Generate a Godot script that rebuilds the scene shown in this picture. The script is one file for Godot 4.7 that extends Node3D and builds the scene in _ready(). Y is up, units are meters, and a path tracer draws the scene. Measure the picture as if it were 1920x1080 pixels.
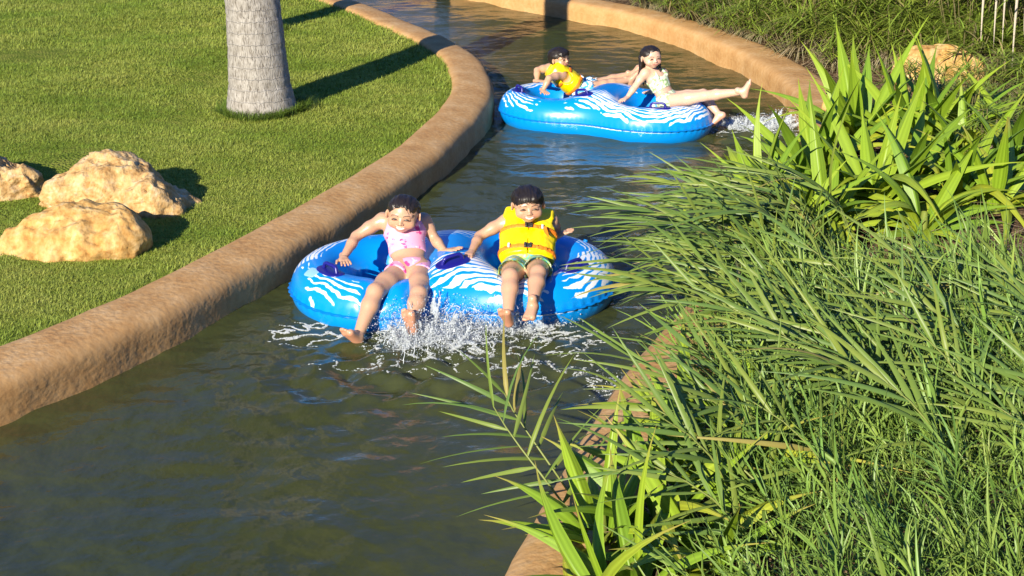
extends Node3D
# A lazy river between a lawn and a planted bank. y is up, metres, water level y = 0, the camera looks along -z.
const CAM_H := 2.7
const PITCH := 20.0
const FOCAL := 2750.0          # in pixels of the 1920 x 1080 photograph
const SUN_AZ := 25.0           # degrees; the light travels away from the camera and to the +x side
const SUN_EL := 23.0

var M := {}
var used := {}
var rng := RandomNumberGenerator.new()
var left_path: PackedVector2Array     # (x, distance) of the waterline of the lawn-side wall
var right_path: PackedVector2Array
var nz := FastNoiseLite.new()

func _ready() -> void:
	rng.seed = 7
	nz.seed = 5
	nz.noise_type = FastNoiseLite.TYPE_SIMPLEX_SMOOTH
	nz.frequency = 1.0
	nz.fractal_octaves = 3
	setup_camera()
	setup_sky()
	make_materials()
	make_paths()
	make_setting()
	make_lawn_things()
	make_planting()
	make_riders()
	make_splashes()
	for n in get_children():
		shadows_on(n)

func shadows_on(n: Node) -> void:
	if n is GeometryInstance3D:
		n.cast_shadow = GeometryInstance3D.SHADOW_CASTING_SETTING_ON
	for c in n.get_children():
		shadows_on(c)

func setup_camera() -> void:
	var cam := Camera3D.new()
	cam.name = "camera"
	cam.fov = rad_to_deg(2.0 * atan(540.0 / FOCAL))
	cam.near = 0.05
	cam.far = 400.0
	cam.position = Vector3(0, CAM_H, 0)
	cam.rotation_degrees = Vector3(-PITCH, 0, 0)
	add_child(cam)
	cam.current = true

func setup_sky() -> void:
	var sm := ProceduralSkyMaterial.new()
	sm.sky_top_color = Color(0.20, 0.37, 0.66)
	sm.sky_horizon_color = Color(0.50, 0.62, 0.76)
	sm.sky_curve = 0.14
	sm.ground_bottom_color = Color(0.16, 0.15, 0.11)
	sm.ground_horizon_color = Color(0.45, 0.47, 0.45)
	sm.sun_angle_max = 20.0
	var sky := Sky.new()
	sky.sky_material = sm
	var e := Environment.new()
	e.background_mode = Environment.BG_SKY
	e.sky = sky
	e.background_energy_multiplier = 0.8
	e.tonemap_mode = Environment.TONE_MAPPER_LINEAR
	e.tonemap_exposure = 1.8
	e.sdfgi_enabled = true
	e.ssao_enabled = true
	e.ssil_enabled = true
	var we := WorldEnvironment.new()
	we.name = "world_environment"
	we.environment = e
	add_child(we)
	var sun := DirectionalLight3D.new()
	sun.name = "sun"
	sun.light_color = Color(1.0, 0.955, 0.875)
	sun.light_energy = 1.6
	sun.light_angular_distance = 0.5
	sun.shadow_enabled = true
	sun.rotation_degrees = Vector3(-SUN_EL, -SUN_AZ, 0)
	add_child(sun)

# ---------------------------------------------------------------- helpers
func L(r: float, g: float, b: float, a := 1.0) -> Color:
	var c := Color(r, g, b).linear_to_srgb()
	c.a = a
	return c

func W(p: Vector2, y := 0.0) -> Vector3:      # (x, distance) and height to a point
	return Vector3(p.x, y, -p.y)

func ray(px: float, py: float) -> Vector3:
	var u := (px - 960.0) / FOCAL
	var v := (540.0 - py) / FOCAL
	var t := deg_to_rad(PITCH)
	return Vector3(u, v * cos(t) - sin(t), -(cos(t) + v * sin(t)))

func on_level(px: float, py: float, h := 0.0) -> Vector3:     # where the ray of a photo pixel meets a level
	var r := ray(px, py)
	return Vector3(0, CAM_H, 0) + r * ((h - CAM_H) / r.y)

func at_dist(px: float, py: float, d: float) -> Vector3:      # where it is d metres ahead
	var r := ray(px, py)
	return Vector3(0, CAM_H, 0) + r * (d / -r.z)

func to_photo(p: Vector3) -> Vector2:
	var t := deg_to_rad(PITCH)
	var q := p - Vector3(0, CAM_H, 0)
	var depth := -q.z * cos(t) - q.y * sin(t)
	var up := q.y * cos(t) - q.z * sin(t)
	return Vector2(960.0 + FOCAL * q.x / depth, 540.0 - FOCAL * up / depth)

func numbered(called: String) -> String:
	if not used.has(called):
		used[called] = 0
		return called
	used[called] += 1
	return "%s_%03d" % [called, used[called]]

func tag(o: Node, label: String, category: String, group := "", kind := "") -> Node:
	if label: o.set_meta("label", label)
	if category: o.set_meta("category", category)
	if group: o.set_meta("group", group)
	if kind: o.set_meta("kind", kind)
	return o

func thing(called: String, at: Vector3, label: String, category: String, group := "") -> Node3D:
	var o := Node3D.new()
	o.name = numbered(called)
	add_child(o)
	o.position = at
	tag(o, label, category, group)
	return o

func part(called: String, mesh: Mesh, m: Material, parent: Node, at := Transform3D.IDENTITY) -> MeshInstance3D:
	var o := MeshInstance3D.new()
	o.name = numbered(called) if parent == self else called
	o.mesh = mesh
	if m: o.material_override = m
	parent.add_child(o, true)
	o.transform = at
	return o

func structure(called: String, mesh: Mesh, m: Material) -> MeshInstance3D:
	var o := part(called, mesh, m, self)
	o.set_meta("kind", "structure")
	return o

func multi(called: String, mesh: Mesh, m: Material, xf: Array, cols: Array, parent: Node) -> MultiMeshInstance3D:
	var mm := MultiMesh.new()
	mm.transform_format = MultiMesh.TRANSFORM_3D
	mm.use_colors = cols.size() > 0
	mm.mesh = mesh
	mm.instance_count = xf.size()
	for i in xf.size():
		mm.set_instance_transform(i, xf[i])
		if cols.size() > 0: mm.set_instance_color(i, cols[i])
	var o := MultiMeshInstance3D.new()
	o.name = numbered(called) if parent == self else called
	o.multimesh = mm
	o.material_override = m
	parent.add_child(o, true)
	return o

func arr_mesh(v: PackedVector3Array, idx: PackedInt32Array, n := PackedVector3Array(), uv := PackedVector2Array(), col := PackedColorArray()) -> ArrayMesh:
	var a := []
	a.resize(Mesh.ARRAY_MAX)
	a[Mesh.ARRAY_VERTEX] = v
	a[Mesh.ARRAY_INDEX] = idx
	if n.is_empty(): n = smooth_normals(v, idx)
	a[Mesh.ARRAY_NORMAL] = n
	if not uv.is_empty(): a[Mesh.ARRAY_TEX_UV] = uv
	if not col.is_empty(): a[Mesh.ARRAY_COLOR] = col
	var m := ArrayMesh.new()
	m.add_surface_from_arrays(Mesh.PRIMITIVE_TRIANGLES, a)
	return m

func smooth_normals(v: PackedVector3Array, idx: PackedInt32Array) -> PackedVector3Array:
	var n := PackedVector3Array()
	n.resize(v.size())
	for i in range(0, idx.size(), 3):
		var a := idx[i]; var b := idx[i + 1]; var c := idx[i + 2]
		var f := (v[c] - v[a]).cross(v[b] - v[a])
		n[a] += f; n[b] += f; n[c] += f
	for i in n.size():
		n[i] = n[i].normalized() if n[i].length_squared() > 1e-20 else Vector3.UP
	return n

# a sheet of rows x columns of points, (row, column) -> point; front face up when rows go +x and columns go -z
func grid_mesh(rows: int, cols: int, pts: PackedVector3Array, uv := PackedVector2Array(), col := PackedColorArray(), closed := false) -> ArrayMesh:
	var idx := PackedInt32Array()
	for i in rows - 1:
		for j in (cols if closed else cols - 1):
			var j2 := (j + 1) % cols
			var a := i * cols + j; var b := i * cols + j2; var c := (i + 1) * cols + j2; var d := (i + 1) * cols + j
			idx.append_array(PackedInt32Array([a, b, c, a, c, d]))
	return arr_mesh(pts, idx, PackedVector3Array(), uv, col)

func smooth_path(p: PackedVector2Array, step: float) -> PackedVector2Array:
	var c := Curve2D.new()
	for i in p.size():
		var t := (p[mini(i + 1, p.size() - 1)] - p[maxi(i - 1, 0)]) / 6.0
		var l1 := p[i].distance_to(p[maxi(i - 1, 0)])
		var l2 := p[i].distance_to(p[mini(i + 1, p.size() - 1)])
		var tn := t.normalized()
		c.add_point(p[i], -tn * l1 / 3.0, tn * l2 / 3.0)
	c.bake_interval = step
	var n := int(c.get_baked_length() / step)
	var out := PackedVector2Array()
	for i in n + 1:
		out.append(c.sample_baked(i * step, true))
	return out

func path_normal(p: PackedVector2Array, i: int) -> Vector2:    # to the side of -x for a path that runs away from the camera
	var t := (p[mini(i + 1, p.size() - 1)] - p[maxi(i - 1, 0)]).normalized()
	return Vector2(-t.y, t.x)

# x of a path at a distance, the first crossing
func path_x(p: PackedVector2Array, d: float) -> float:
	for i in range(1, p.size()):
		if p[i].y >= d and p[i - 1].y < d:
			return lerpf(p[i - 1].x, p[i].x, (d - p[i - 1].y) / (p[i].y - p[i - 1].y))
	return p[p.size() - 1].x

func noise_image(size: int, freq: float, seed_: int, oct := 4, type := FastNoiseLite.TYPE_SIMPLEX_SMOOTH) -> Image:
	var f := FastNoiseLite.new()
	f.seed = seed_
	f.noise_type = type
	f.frequency = freq
	f.fractal_octaves = oct
	return f.get_seamless_image(size, size)

# a tiling texture between colours: stops = [[position, Color linear], ...] over a mix of noises
func ramp_tex(size: int, layers: Array, stops: Array) -> ImageTexture:
	var ims := []
	for l in layers: ims.append(noise_image(size, l[0], l[1], l[3] if l.size() > 3 else 4))
	var g := Gradient.new()
	g.offsets = PackedFloat32Array(stops.map(func(s): return s[0]))
	g.colors = PackedColorArray(stops.map(func(s): return (s[1] as Color).linear_to_srgb()))
	var out := Image.create(size, size, false, Image.FORMAT_RGB8)
	for y in size:
		for x in size:
			var t := 0.0
			for k in ims.size(): t += (ims[k] as Image).get_pixel(x, y).r * float(layers[k][2])
			out.set_pixel(x, y, g.sample(t))
	return ImageTexture.create_from_image(out)

func gray_tex(im: Image) -> ImageTexture:
	return ImageTexture.create_from_image(im)

func std(c: Color, rough: float, spec := 0.5) -> StandardMaterial3D:
	var m := StandardMaterial3D.new()
	m.albedo_color = c
	m.roughness = rough
	m.metallic_specular = spec
	return m

func tri(m: StandardMaterial3D, scale: float, albedo: Texture2D, height: Texture2D = null, cm := 0.0) -> StandardMaterial3D:
	m.uv1_triplanar = true
	m.uv1_world_triplanar = true
	m.uv1_scale = Vector3.ONE * scale
	if albedo: m.albedo_texture = albedo
	if height:
		m.heightmap_enabled = true
		m.heightmap_texture = height
		m.heightmap_scale = cm
	return m

func leafy(c: Color, rough := 0.5, through := 0.5) -> StandardMaterial3D:
	var m := std(c, rough, 0.4)
	m.vertex_color_use_as_albedo = true
	m.cull_mode = BaseMaterial3D.CULL_DISABLED
	m.backlight_enabled = true
	m.backlight = Color(through, through, through * 0.6)
	return m

# ---------------------------------------------------------------- materials
func make_materials() -> void:
	# render-coated concrete of the channel walls
	var ct := ramp_tex(512, [[0.008, 11, 0.45, 4], [0.05, 12, 0.30, 4], [0.22, 13, 0.25, 3]], [
		[0.2, Color(0.36, 0.19, 0.07)], [0.4, Color(0.44, 0.255, 0.102)], [0.5, Color(0.475, 0.29, 0.125)], [0.62, Color(0.505, 0.325, 0.155)], [0.8, Color(0.58, 0.42, 0.24)]])
	var rough_im := noise_image(512, 0.05, 14, 5)
	M.wall = tri(std(Color(1.0, 0.985, 0.95), 0.82, 0.4), 0.8, ct, gray_tex(rough_im), 0.35)
	# clay soil and litter
	var st := ramp_tex(512, [[0.02, 21, 0.5, 4], [0.12, 22, 0.5, 4]], [
		[0.25, Color(0.045, 0.028, 0.016)], [0.48, Color(0.12, 0.075, 0.042)], [0.62, Color(0.22, 0.15, 0.085)], [0.8, Color(0.36, 0.27, 0.16)]])
	M.soil = tri(std(Color.WHITE, 0.95, 0.2), 0.9, st, gray_tex(noise_image(512, 0.06, 23, 5)), 3.0)
	# ground under the turf
	var lt := ramp_tex(512, [[0.015, 31, 0.5, 4], [0.12, 32, 0.5, 3]], [
		[0.25, Color(0.10, 0.15, 0.016)], [0.5, Color(0.16, 0.20, 0.026)], [0.75, Color(0.23, 0.24, 0.045)]])
	M.turf = tri(std(Color.WHITE, 0.95, 0.2), 0.6, lt, gray_tex(noise_image(512, 0.12, 33, 4)), 2.0)
	var bt := ramp_tex(512, [[0.012, 41, 0.7, 4], [0.06, 42, 0.3, 4]], [
		[0.25, Color(0.10, 0.085, 0.03)], [0.5, Color(0.20, 0.17, 0.065)], [0.75, Color(0.30, 0.25, 0.11)]])
	M.bed = tri(std(Color.WHITE, 0.9, 0.2), 0.35, bt)
	# murky water: a clear sheet over the bed, part of its light scattered by silt
	var w := std(L(0.055, 0.066, 0.022, 0.78), 0.18, 0.35)
	w.transparency = BaseMaterial3D.TRANSPARENCY_ALPHA
	tri(w, 0.45, null, gray_tex(noise_image(512, 0.02, 51, 5)), 0.8)
	M.water = w
	M.grass = leafy(Color.WHITE, 0.55, 0.45)
	M.leaf = leafy(Color.WHITE, 0.42, 0.55)
	M.dry = std(L(0.42, 0.34, 0.22), 0.85, 0.3)
	M.stem = std(L(0.22, 0.27, 0.06), 0.55, 0.4)
	# sandstone boulders
	var rt := ramp_tex(512, [[0.012, 61, 0.6, 5], [0.05, 62, 0.4, 5]], [
		[0.2, Color(0.30, 0.155, 0.05)], [0.42, Color(0.52, 0.33, 0.13)], [0.55, Color(0.63, 0.45, 0.21)], [0.68, Color(0.70, 0.56, 0.34)], [0.85, Color(0.74, 0.66, 0.52)]])
	var ri := gray_tex(noise_image(512, 0.03, 63, 6))
	M.rock_gold = tri(std(Color(0.94, 0.89, 0.79), 0.85, 0.3), 1.1, rt, ri, 1.1)
	M.rock_pale = tri(std(Color(0.92, 0.90, 0.88), 0.85, 0.3), 1.3, rt, ri, 1.4)
	M.bark = bark_material()

func bark_material() -> StandardMaterial3D:
	var a := noise_image(512, 0.02, 71, 4)
	var fine := noise_image(512, 0.09, 72, 3)
	var crack := noise_image(512, 0.035, 73, 3)
	var alb := Image.create(512, 512, false, Image.FORMAT_RGB8)
	var hgt := Image.create(512, 512, false, Image.FORMAT_RGB8)
	for y in 512:
		for x in 512:
			# long upright fissures: the noise is read squeezed along the height
			var wob := int(a.get_pixel(x, y).r * 26.0)
			var c := absf(crack.get_pixel((x * 2 + wob) % 512, (y / 6) % 512).r - 0.5)
			var gate := clampf(a.get_pixel((x + 100) % 512, (y + 37) % 512).r * 3.0 - 1.1, 0.0, 1.0)
			var open_ := clampf(1.0 - c / 0.06, 0.0, 1.0) * (0.35 + 0.65 * gate)
			var ring := fposmod(float(y) / 512.0 * 9.0 + 0.22 * a.get_pixel(x, 0).r + 0.1 * fine.get_pixel(x, 3).r, 1.0)
			var scar := clampf(1.0 - absf(ring - 0.5) / 0.035, 0.0, 1.0)
			var t := a.get_pixel(x, y).r * 0.5 + fine.get_pixel((x * 2) % 512, y / 6).r * 0.5
			var col := Color(0.23, 0.21, 0.18).lerp(Color(0.41, 0.39, 0.355), clampf((t - 0.25) * 2.0, 0.0, 1.0))
			col = col.lerp(Color(0.10, 0.07, 0.045), open_ * 0.75)
			col = col.lerp(Color(0.52, 0.50, 0.47), scar * 0.85)
			alb.set_pixel(x, y, col.linear_to_srgb())
			var h := clampf(0.55 + (t - 0.5) * 0.4 - open_ * 0.5 + scar * 0.55, 0.0, 1.0)
			hgt.set_pixel(x, y, Color(h, h, h))
	var m := std(Color.WHITE, 0.88, 0.3)
	m.albedo_texture = ImageTexture.create_from_image(alb)
	m.heightmap_enabled = true
	m.heightmap_texture = ImageTexture.create_from_image(hgt)
	m.heightmap_scale = 1.4
	m.uv1_scale = Vector3(2, 1, 1)
	return m

# ---------------------------------------------------------------- the river, its walls, the ground
func make_paths() -> void:
	left_path = smooth_path(PackedVector2Array([Vector2(-9, -14), Vector2(-8.4, -6), Vector2(-6.6, 0.5), Vector2(-4.7, 2.9), Vector2(-3.3, 4.4), Vector2(-2.55, 5.27), Vector2(-2.17, 5.75), Vector2(-1.69, 6.52), Vector2(-1.47, 6.98), Vector2(-1.2, 7.59), Vector2(-0.62, 9.11), Vector2(-0.38, 10.0), Vector2(-0.22, 10.85), Vector2(-0.165, 11.7), Vector2(-0.26, 12.7), Vector2(-0.56, 13.7), Vector2(-1.08, 14.8), Vector2(-1.66, 15.97), Vector2(-3.2, 18.4), Vector2(-6.2, 20.8), Vector2(-12, 23), Vector2(-30, 27), Vector2(-60, 31)]), 0.06)
	right_path = smooth_path(PackedVector2Array([Vector2(-3.4, -14), Vector2(-2.6, -6), Vector2(-1.3, -0.5), Vector2(-0.5, 2.4), Vector2(-0.12, 3.8), Vector2(0.05, 4.47), Vector2(0.18, 4.94), Vector2(0.35, 5.48), Vector2(0.58, 6.08), Vector2(0.91, 6.87), Vector2(1.35, 7.9), Vector2(1.78, 9.1), Vector2(2.1, 10.2), Vector2(2.24, 11.2), Vector2(2.17, 12.4), Vector2(1.9, 13.6), Vector2(1.31, 15.0), Vector2(0.58, 15.97), Vector2(-0.1, 16.8), Vector2(-1.5, 18.6), Vector2(-3.4, 21), Vector2(-7, 24), Vector2(-14, 27), Vector2(-30, 31), Vector2(-60, 36)]), 0.06)

func wall_mesh(path: PackedVector2Array, side: float, seed_: float) -> ArrayMesh:
	# profile: metres from the waterline towards the land, and height
	var prof := [[-0.03, -1.05], [-0.03, -0.3], [-0.02, -0.04], [-0.012, 0.02], [-0.012, 0.09], [-0.008, 0.135], [0.004, 0.165], [0.026, 0.186], [0.06, 0.198], [0.12, 0.205], [0.20, 0.209], [0.265, 0.208], [0.305, 0.200], [0.328, 0.180], [0.336, 0.13], [0.34, -0.3]]
	var cols := prof.size()
	var pts := PackedVector3Array()
	for i in path.size():
		var n := path_normal(path, i) * side
		var lump := nz.get_noise_2d(i * 0.05, seed_) * 0.018
		for j in cols:
			var q := path[i] + n * (float(prof[j][0]) + lump)
			var y: float = prof[j][1]
			var p := W(q, y)
			var k := nz.get_noise_3d(p.x * 3.2 + seed_, p.y * 5.0, p.z * 3.2) * 0.006 + nz.get_noise_3d(p.x * 13.0, p.y * 13.0, p.z * 13.0 + seed_) * 0.0016
			p += Vector3(-n.x * 0.5, 0.8, n.y * 0.5) * k
			pts.append(p)
	if side < 0:
		var r := PackedVector3Array()
		for i in path.size():
			for j in cols: r.append(pts[i * cols + cols - 1 - j])
		pts = r
	return grid_mesh(path.size(), cols, pts)

func land_mesh(path: PackedVector2Array, side: float, far_pts: Array, level: float) -> ArrayMesh:
	var far := smooth_path(PackedVector2Array(far_pts), 0.5)
	var shares := [0.0, 0.003, 0.007, 0.013, 0.02, 0.03, 0.045, 0.065, 0.1, 0.16, 0.3, 0.6, 1.0]
	var pts := PackedVector3Array()
	var rows := 0
	for i in range(0, path.size(), 3):
		rows += 1
		var a := path[i] + path_normal(path, i) * side * 0.28
		var b := far[int(float(i) / (path.size() - 1) * (far.size() - 1))]
		for s in shares:
			var q := a.lerp(b, s)
			var off := a.distance_to(q)
			var y := level + nz.get_noise_2d(q.x * 0.35, q.y * 0.35) * 0.05 * smoothstep(0.2, 2.0, off)
			if side < 0: y += 0.12 * smoothstep(0.3, 1.6, off)
			pts.append(W(q, y))
	if side > 0:
		var r := PackedVector3Array()
		for i in rows:
			for j in shares.size(): r.append(pts[i * shares.size() + shares.size() - 1 - j])
		pts = r
	return grid_mesh(rows, shares.size(), pts)

func wave(x: float, d: float) -> float:
	# long lazy swell, chop, and the stir around the two floats
	var y := 0.008 * sin(2.1 * d + 0.9 * sin(1.3 * x) + 0.7) + 0.006 * sin(5.3 * d - 2.4 * x + 1.9 * sin(0.7 * d))
	y += 0.012 * nz.get_noise_2d(x * 1.1, d * 2.0) + 0.006 * nz.get_noise_2d(x * 3.1 + 9.0, d * 5.6) + 0.0010 * nz.get_noise_2d(x * 9.0, d * 15.0 + 30.0)
	for s in [[-0.28, 6.35, 0.75, 0.030], [1.75, 10.9, 0.6, 0.022]]:
		var q := Vector2(x - s[0], (d - s[1]) * 1.5)
		var r := q.length()
		if r < s[2] * 2.2:
			y += s[3] * exp(-r * r / (s[2] * s[2])) * (nz.get_noise_2d(x * 5.0, d * 7.0) * 1.5 + 0.5 * sin(r * 22.0))
	return y

func make_setting() -> void:
	var rows := 300
	var cols := 620
	var pts := PackedVector3Array()
	for i in rows:
		var u := float(i) / (rows - 1) * 2.0 - 1.0
		for j in cols:
			var t := float(j) / (cols - 1)
			var d := 3.4 + 15.0 * t + 4.0 * t * t * t
			var x := u * (1.5 + 0.36 * d)
			pts.append(Vector3(x, wave(x, d), -d))
	structure("river_water", grid_mesh(rows, cols, pts), M.water)
	# the same water beyond the picture, a hand lower at the seam so that no two sheets share a plane
	var out := PackedVector3Array()
	for k in [[-60.0, 80.0, -20.0, 3.4], [-60.0, 80.0, 22.4, 50.0]]:
		for c in [[k[0], k[2]], [k[0], k[3]], [k[1], k[2]], [k[1], k[3]]]: out.append(Vector3(c[0], -0.006, -c[1]))
	structure("river_water", arr_mesh(out, PackedInt32Array([0, 1, 3, 0, 3, 2, 4, 5, 7, 4, 7, 6])), M.water)
	var bed := PackedVector3Array([Vector3(-90, -0.95, 40), Vector3(-90, -0.95, -90), Vector3(90, -0.95, 40), Vector3(90, -0.95, -90)])
	structure("river_bed", arr_mesh(bed, PackedInt32Array([0, 1, 3, 0, 3, 2])), M.bed)
	structure("lawn_ground", land_mesh(left_path, 1.0, [Vector2(-90, -40), Vector2(-90, 0), Vector2(-90, 20), Vector2(-90, 30), Vector2(-90, 40)], 0.165), M.turf)
	structure("planting_ground", land_mesh(right_path, -1.0, [Vector2(30, -60), Vector2(80, -30), Vector2(90, 0), Vector2(90, 30), Vector2(60, 80), Vector2(0, 90), Vector2(-60, 80)], 0.165), M.soil)
	tag(part("channel_wall", wall_mesh(left_path, 1.0, 3.0), M.wall, self), "low rounded tan concrete wall curving between the lawn and the river", "wall")
	tag(part("channel_wall", wall_mesh(right_path, -1.0, 40.0), M.wall, self), "low rounded tan concrete wall between the river and the planted bank", "wall")

func side_of_left(x: float, d: float) -> float:      # metres to the land side of the lawn wall's waterline (rough)
	var best := 1e9
	var s := 0.0
	for i in range(0, left_path.size(), 4):
		var dd := left_path[i].distance_squared_to(Vector2(x, d))
		if dd < best:
			best = dd
			s = (Vector2(x, d) - left_path[i]).dot(path_normal(left_path, i))
	return s

func side_of_right(x: float, d: float) -> float:
	var best := 1e9
	var s := 0.0
	for i in range(0, right_path.size(), 4):
		var dd := right_path[i].distance_squared_to(Vector2(x, d))
		if dd < best:
			best = dd
			s = -(Vector2(x, d) - right_path[i]).dot(path_normal(right_path, i))
	return s

func lawn_y(x: float, d: float, off: float) -> float:
	return 0.165 + nz.get_noise_2d(x * 0.35, d * 0.35) * 0.05 * smoothstep(0.2, 2.0, off)

func bed_y(x: float, d: float, off: float) -> float:
	return lawn_y(x, d, off) + 0.12 * smoothstep(0.3, 1.6, off)

# ---------------------------------------------------------------- blades and leaves
class Leaves:
	var v := PackedVector3Array()
	var i := PackedInt32Array()
	var c := PackedColorArray()
	var n := PackedVector3Array()
	# a blade from base along dir, bending towards bend; shape 0 grass (widest low, long point), 1 strap (even width, short point)
	func blade(base: Vector3, dir: Vector3, side: Vector3, bend: Vector3, length: float, width: float, segs: int, across: int, shape: int, fold: float, col: Color, tip: Color, stripe := 0.0, curl := 0.0) -> void:
		var start := v.size()
		for s in segs + 1:
			var t := float(s) / segs
			var p := base + dir * (length * t) + bend * (length * t * t) + bend.normalized() * (curl * length * t * t * t * t)
			var tan := (dir + bend * (2.0 * t)).normalized()
			var up := side.cross(tan).normalized()
			var w := width * 0.5
			if shape == 0: w *= minf(1.0, 0.35 + t * 4.0) * pow(1.0 - t, 0.75)
			else: w *= (0.55 + 0.45 * smoothstep(0.0, 0.35, t)) * (1.0 - smoothstep(0.42, 1.04, t))
			for a in across + 1:
				var q := float(a) / across * 2.0 - 1.0
				v.append(p + side * (w * q) + up * (absf(q) - 0.5) * fold * w * 2.0)
				var k := col.lerp(tip, smoothstep(0.72, 1.0, t))
				if stripe > 0.0: k = k * (1.0 + (stripe if a % 2 == 0 else -stripe))  # light and dark lines paint the shading of pleats into the leaf colour
				c.append(k)
		for s in segs:
			for a in across:
				var p0 := start + s * (across + 1) + a
				i.append_array(PackedInt32Array([p0, p0 + 1, p0 + across + 2, p0, p0 + across + 2, p0 + across + 1]))
	# a thin tapered stalk
	func stalk(pts: Array, r0: float, r1: float, col: Color, sides := 5) -> void:
		var start := v.size()
		for s in pts.size():
			var t := float(s) / (pts.size() - 1)
			var tan: Vector3 = ((pts[mini(s + 1, pts.size() - 1)] as Vector3) - (pts[maxi(s - 1, 0)] as Vector3)).normalized()
			var a := tan.cross(Vector3(0.3, 0.2, 0.93)).normalized()
			var b := tan.cross(a)
			for k in sides:
				var w := TAU * k / sides
				v.append((pts[s] as Vector3) + (a * cos(w) + b * sin(w)) * lerpf(r0, r1, t))
				c.append(col)
		for s in pts.size() - 1:
			for k in sides:
				var k2 := (k + 1) % sides
				var p0 := start + s * sides
				i.append_array(PackedInt32Array([p0 + k, p0 + k2, p0 + sides + k2, p0 + k, p0 + sides + k2, p0 + sides + k]))

func leaves_mesh(l: Leaves) -> ArrayMesh:
	return arr_mesh(l.v, l.i, PackedVector3Array(), PackedVector2Array(), l.c)

func vary(c: Color, amount: float) -> Color:
	var k := 1.0 + rng.randf_range(-amount, amount)
	return Color(c.r * k * (1.0 + rng.randf_range(-amount, amount) * 0.5), c.g * k, c.b * k * (1.0 + rng.randf_range(-amount, amount) * 0.5))

func around(dir: float, up: float) -> Vector3:      # a direction by compass angle and tilt
	return Vector3(cos(dir) * cos(up), sin(up), sin(dir) * cos(up))

# ---------------------------------------------------------------- lawn, palms, boulders
func make_lawn_things() -> void:
	make_grass()
	make_palms()
	make_boulders()

func tuft(blades: int, spread: float, hgt: float, wid: float) -> ArrayMesh:
	var l := Leaves.new()
	for b in blades:
		var a := rng.randf() * TAU
		var d := around(a, rng.randf_range(0.5, 1.35))
		var base := Vector3(rng.randf_range(-1, 1), 0, rng.randf_range(-1, 1)) * spread
		var k := rng.randf_range(0.75, 1.2)
		var c := Color(k, k * rng.randf_range(0.94, 1.06), k)
		l.blade(base, d, d.cross(Vector3.UP).normalized(), Vector3(cos(a), -0.5, sin(a)) * 0.3, hgt * rng.randf_range(0.6, 1.15), wid, 2, 1, 0, 0.0, c, c * 1.1)
	return leaves_mesh(l)

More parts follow.
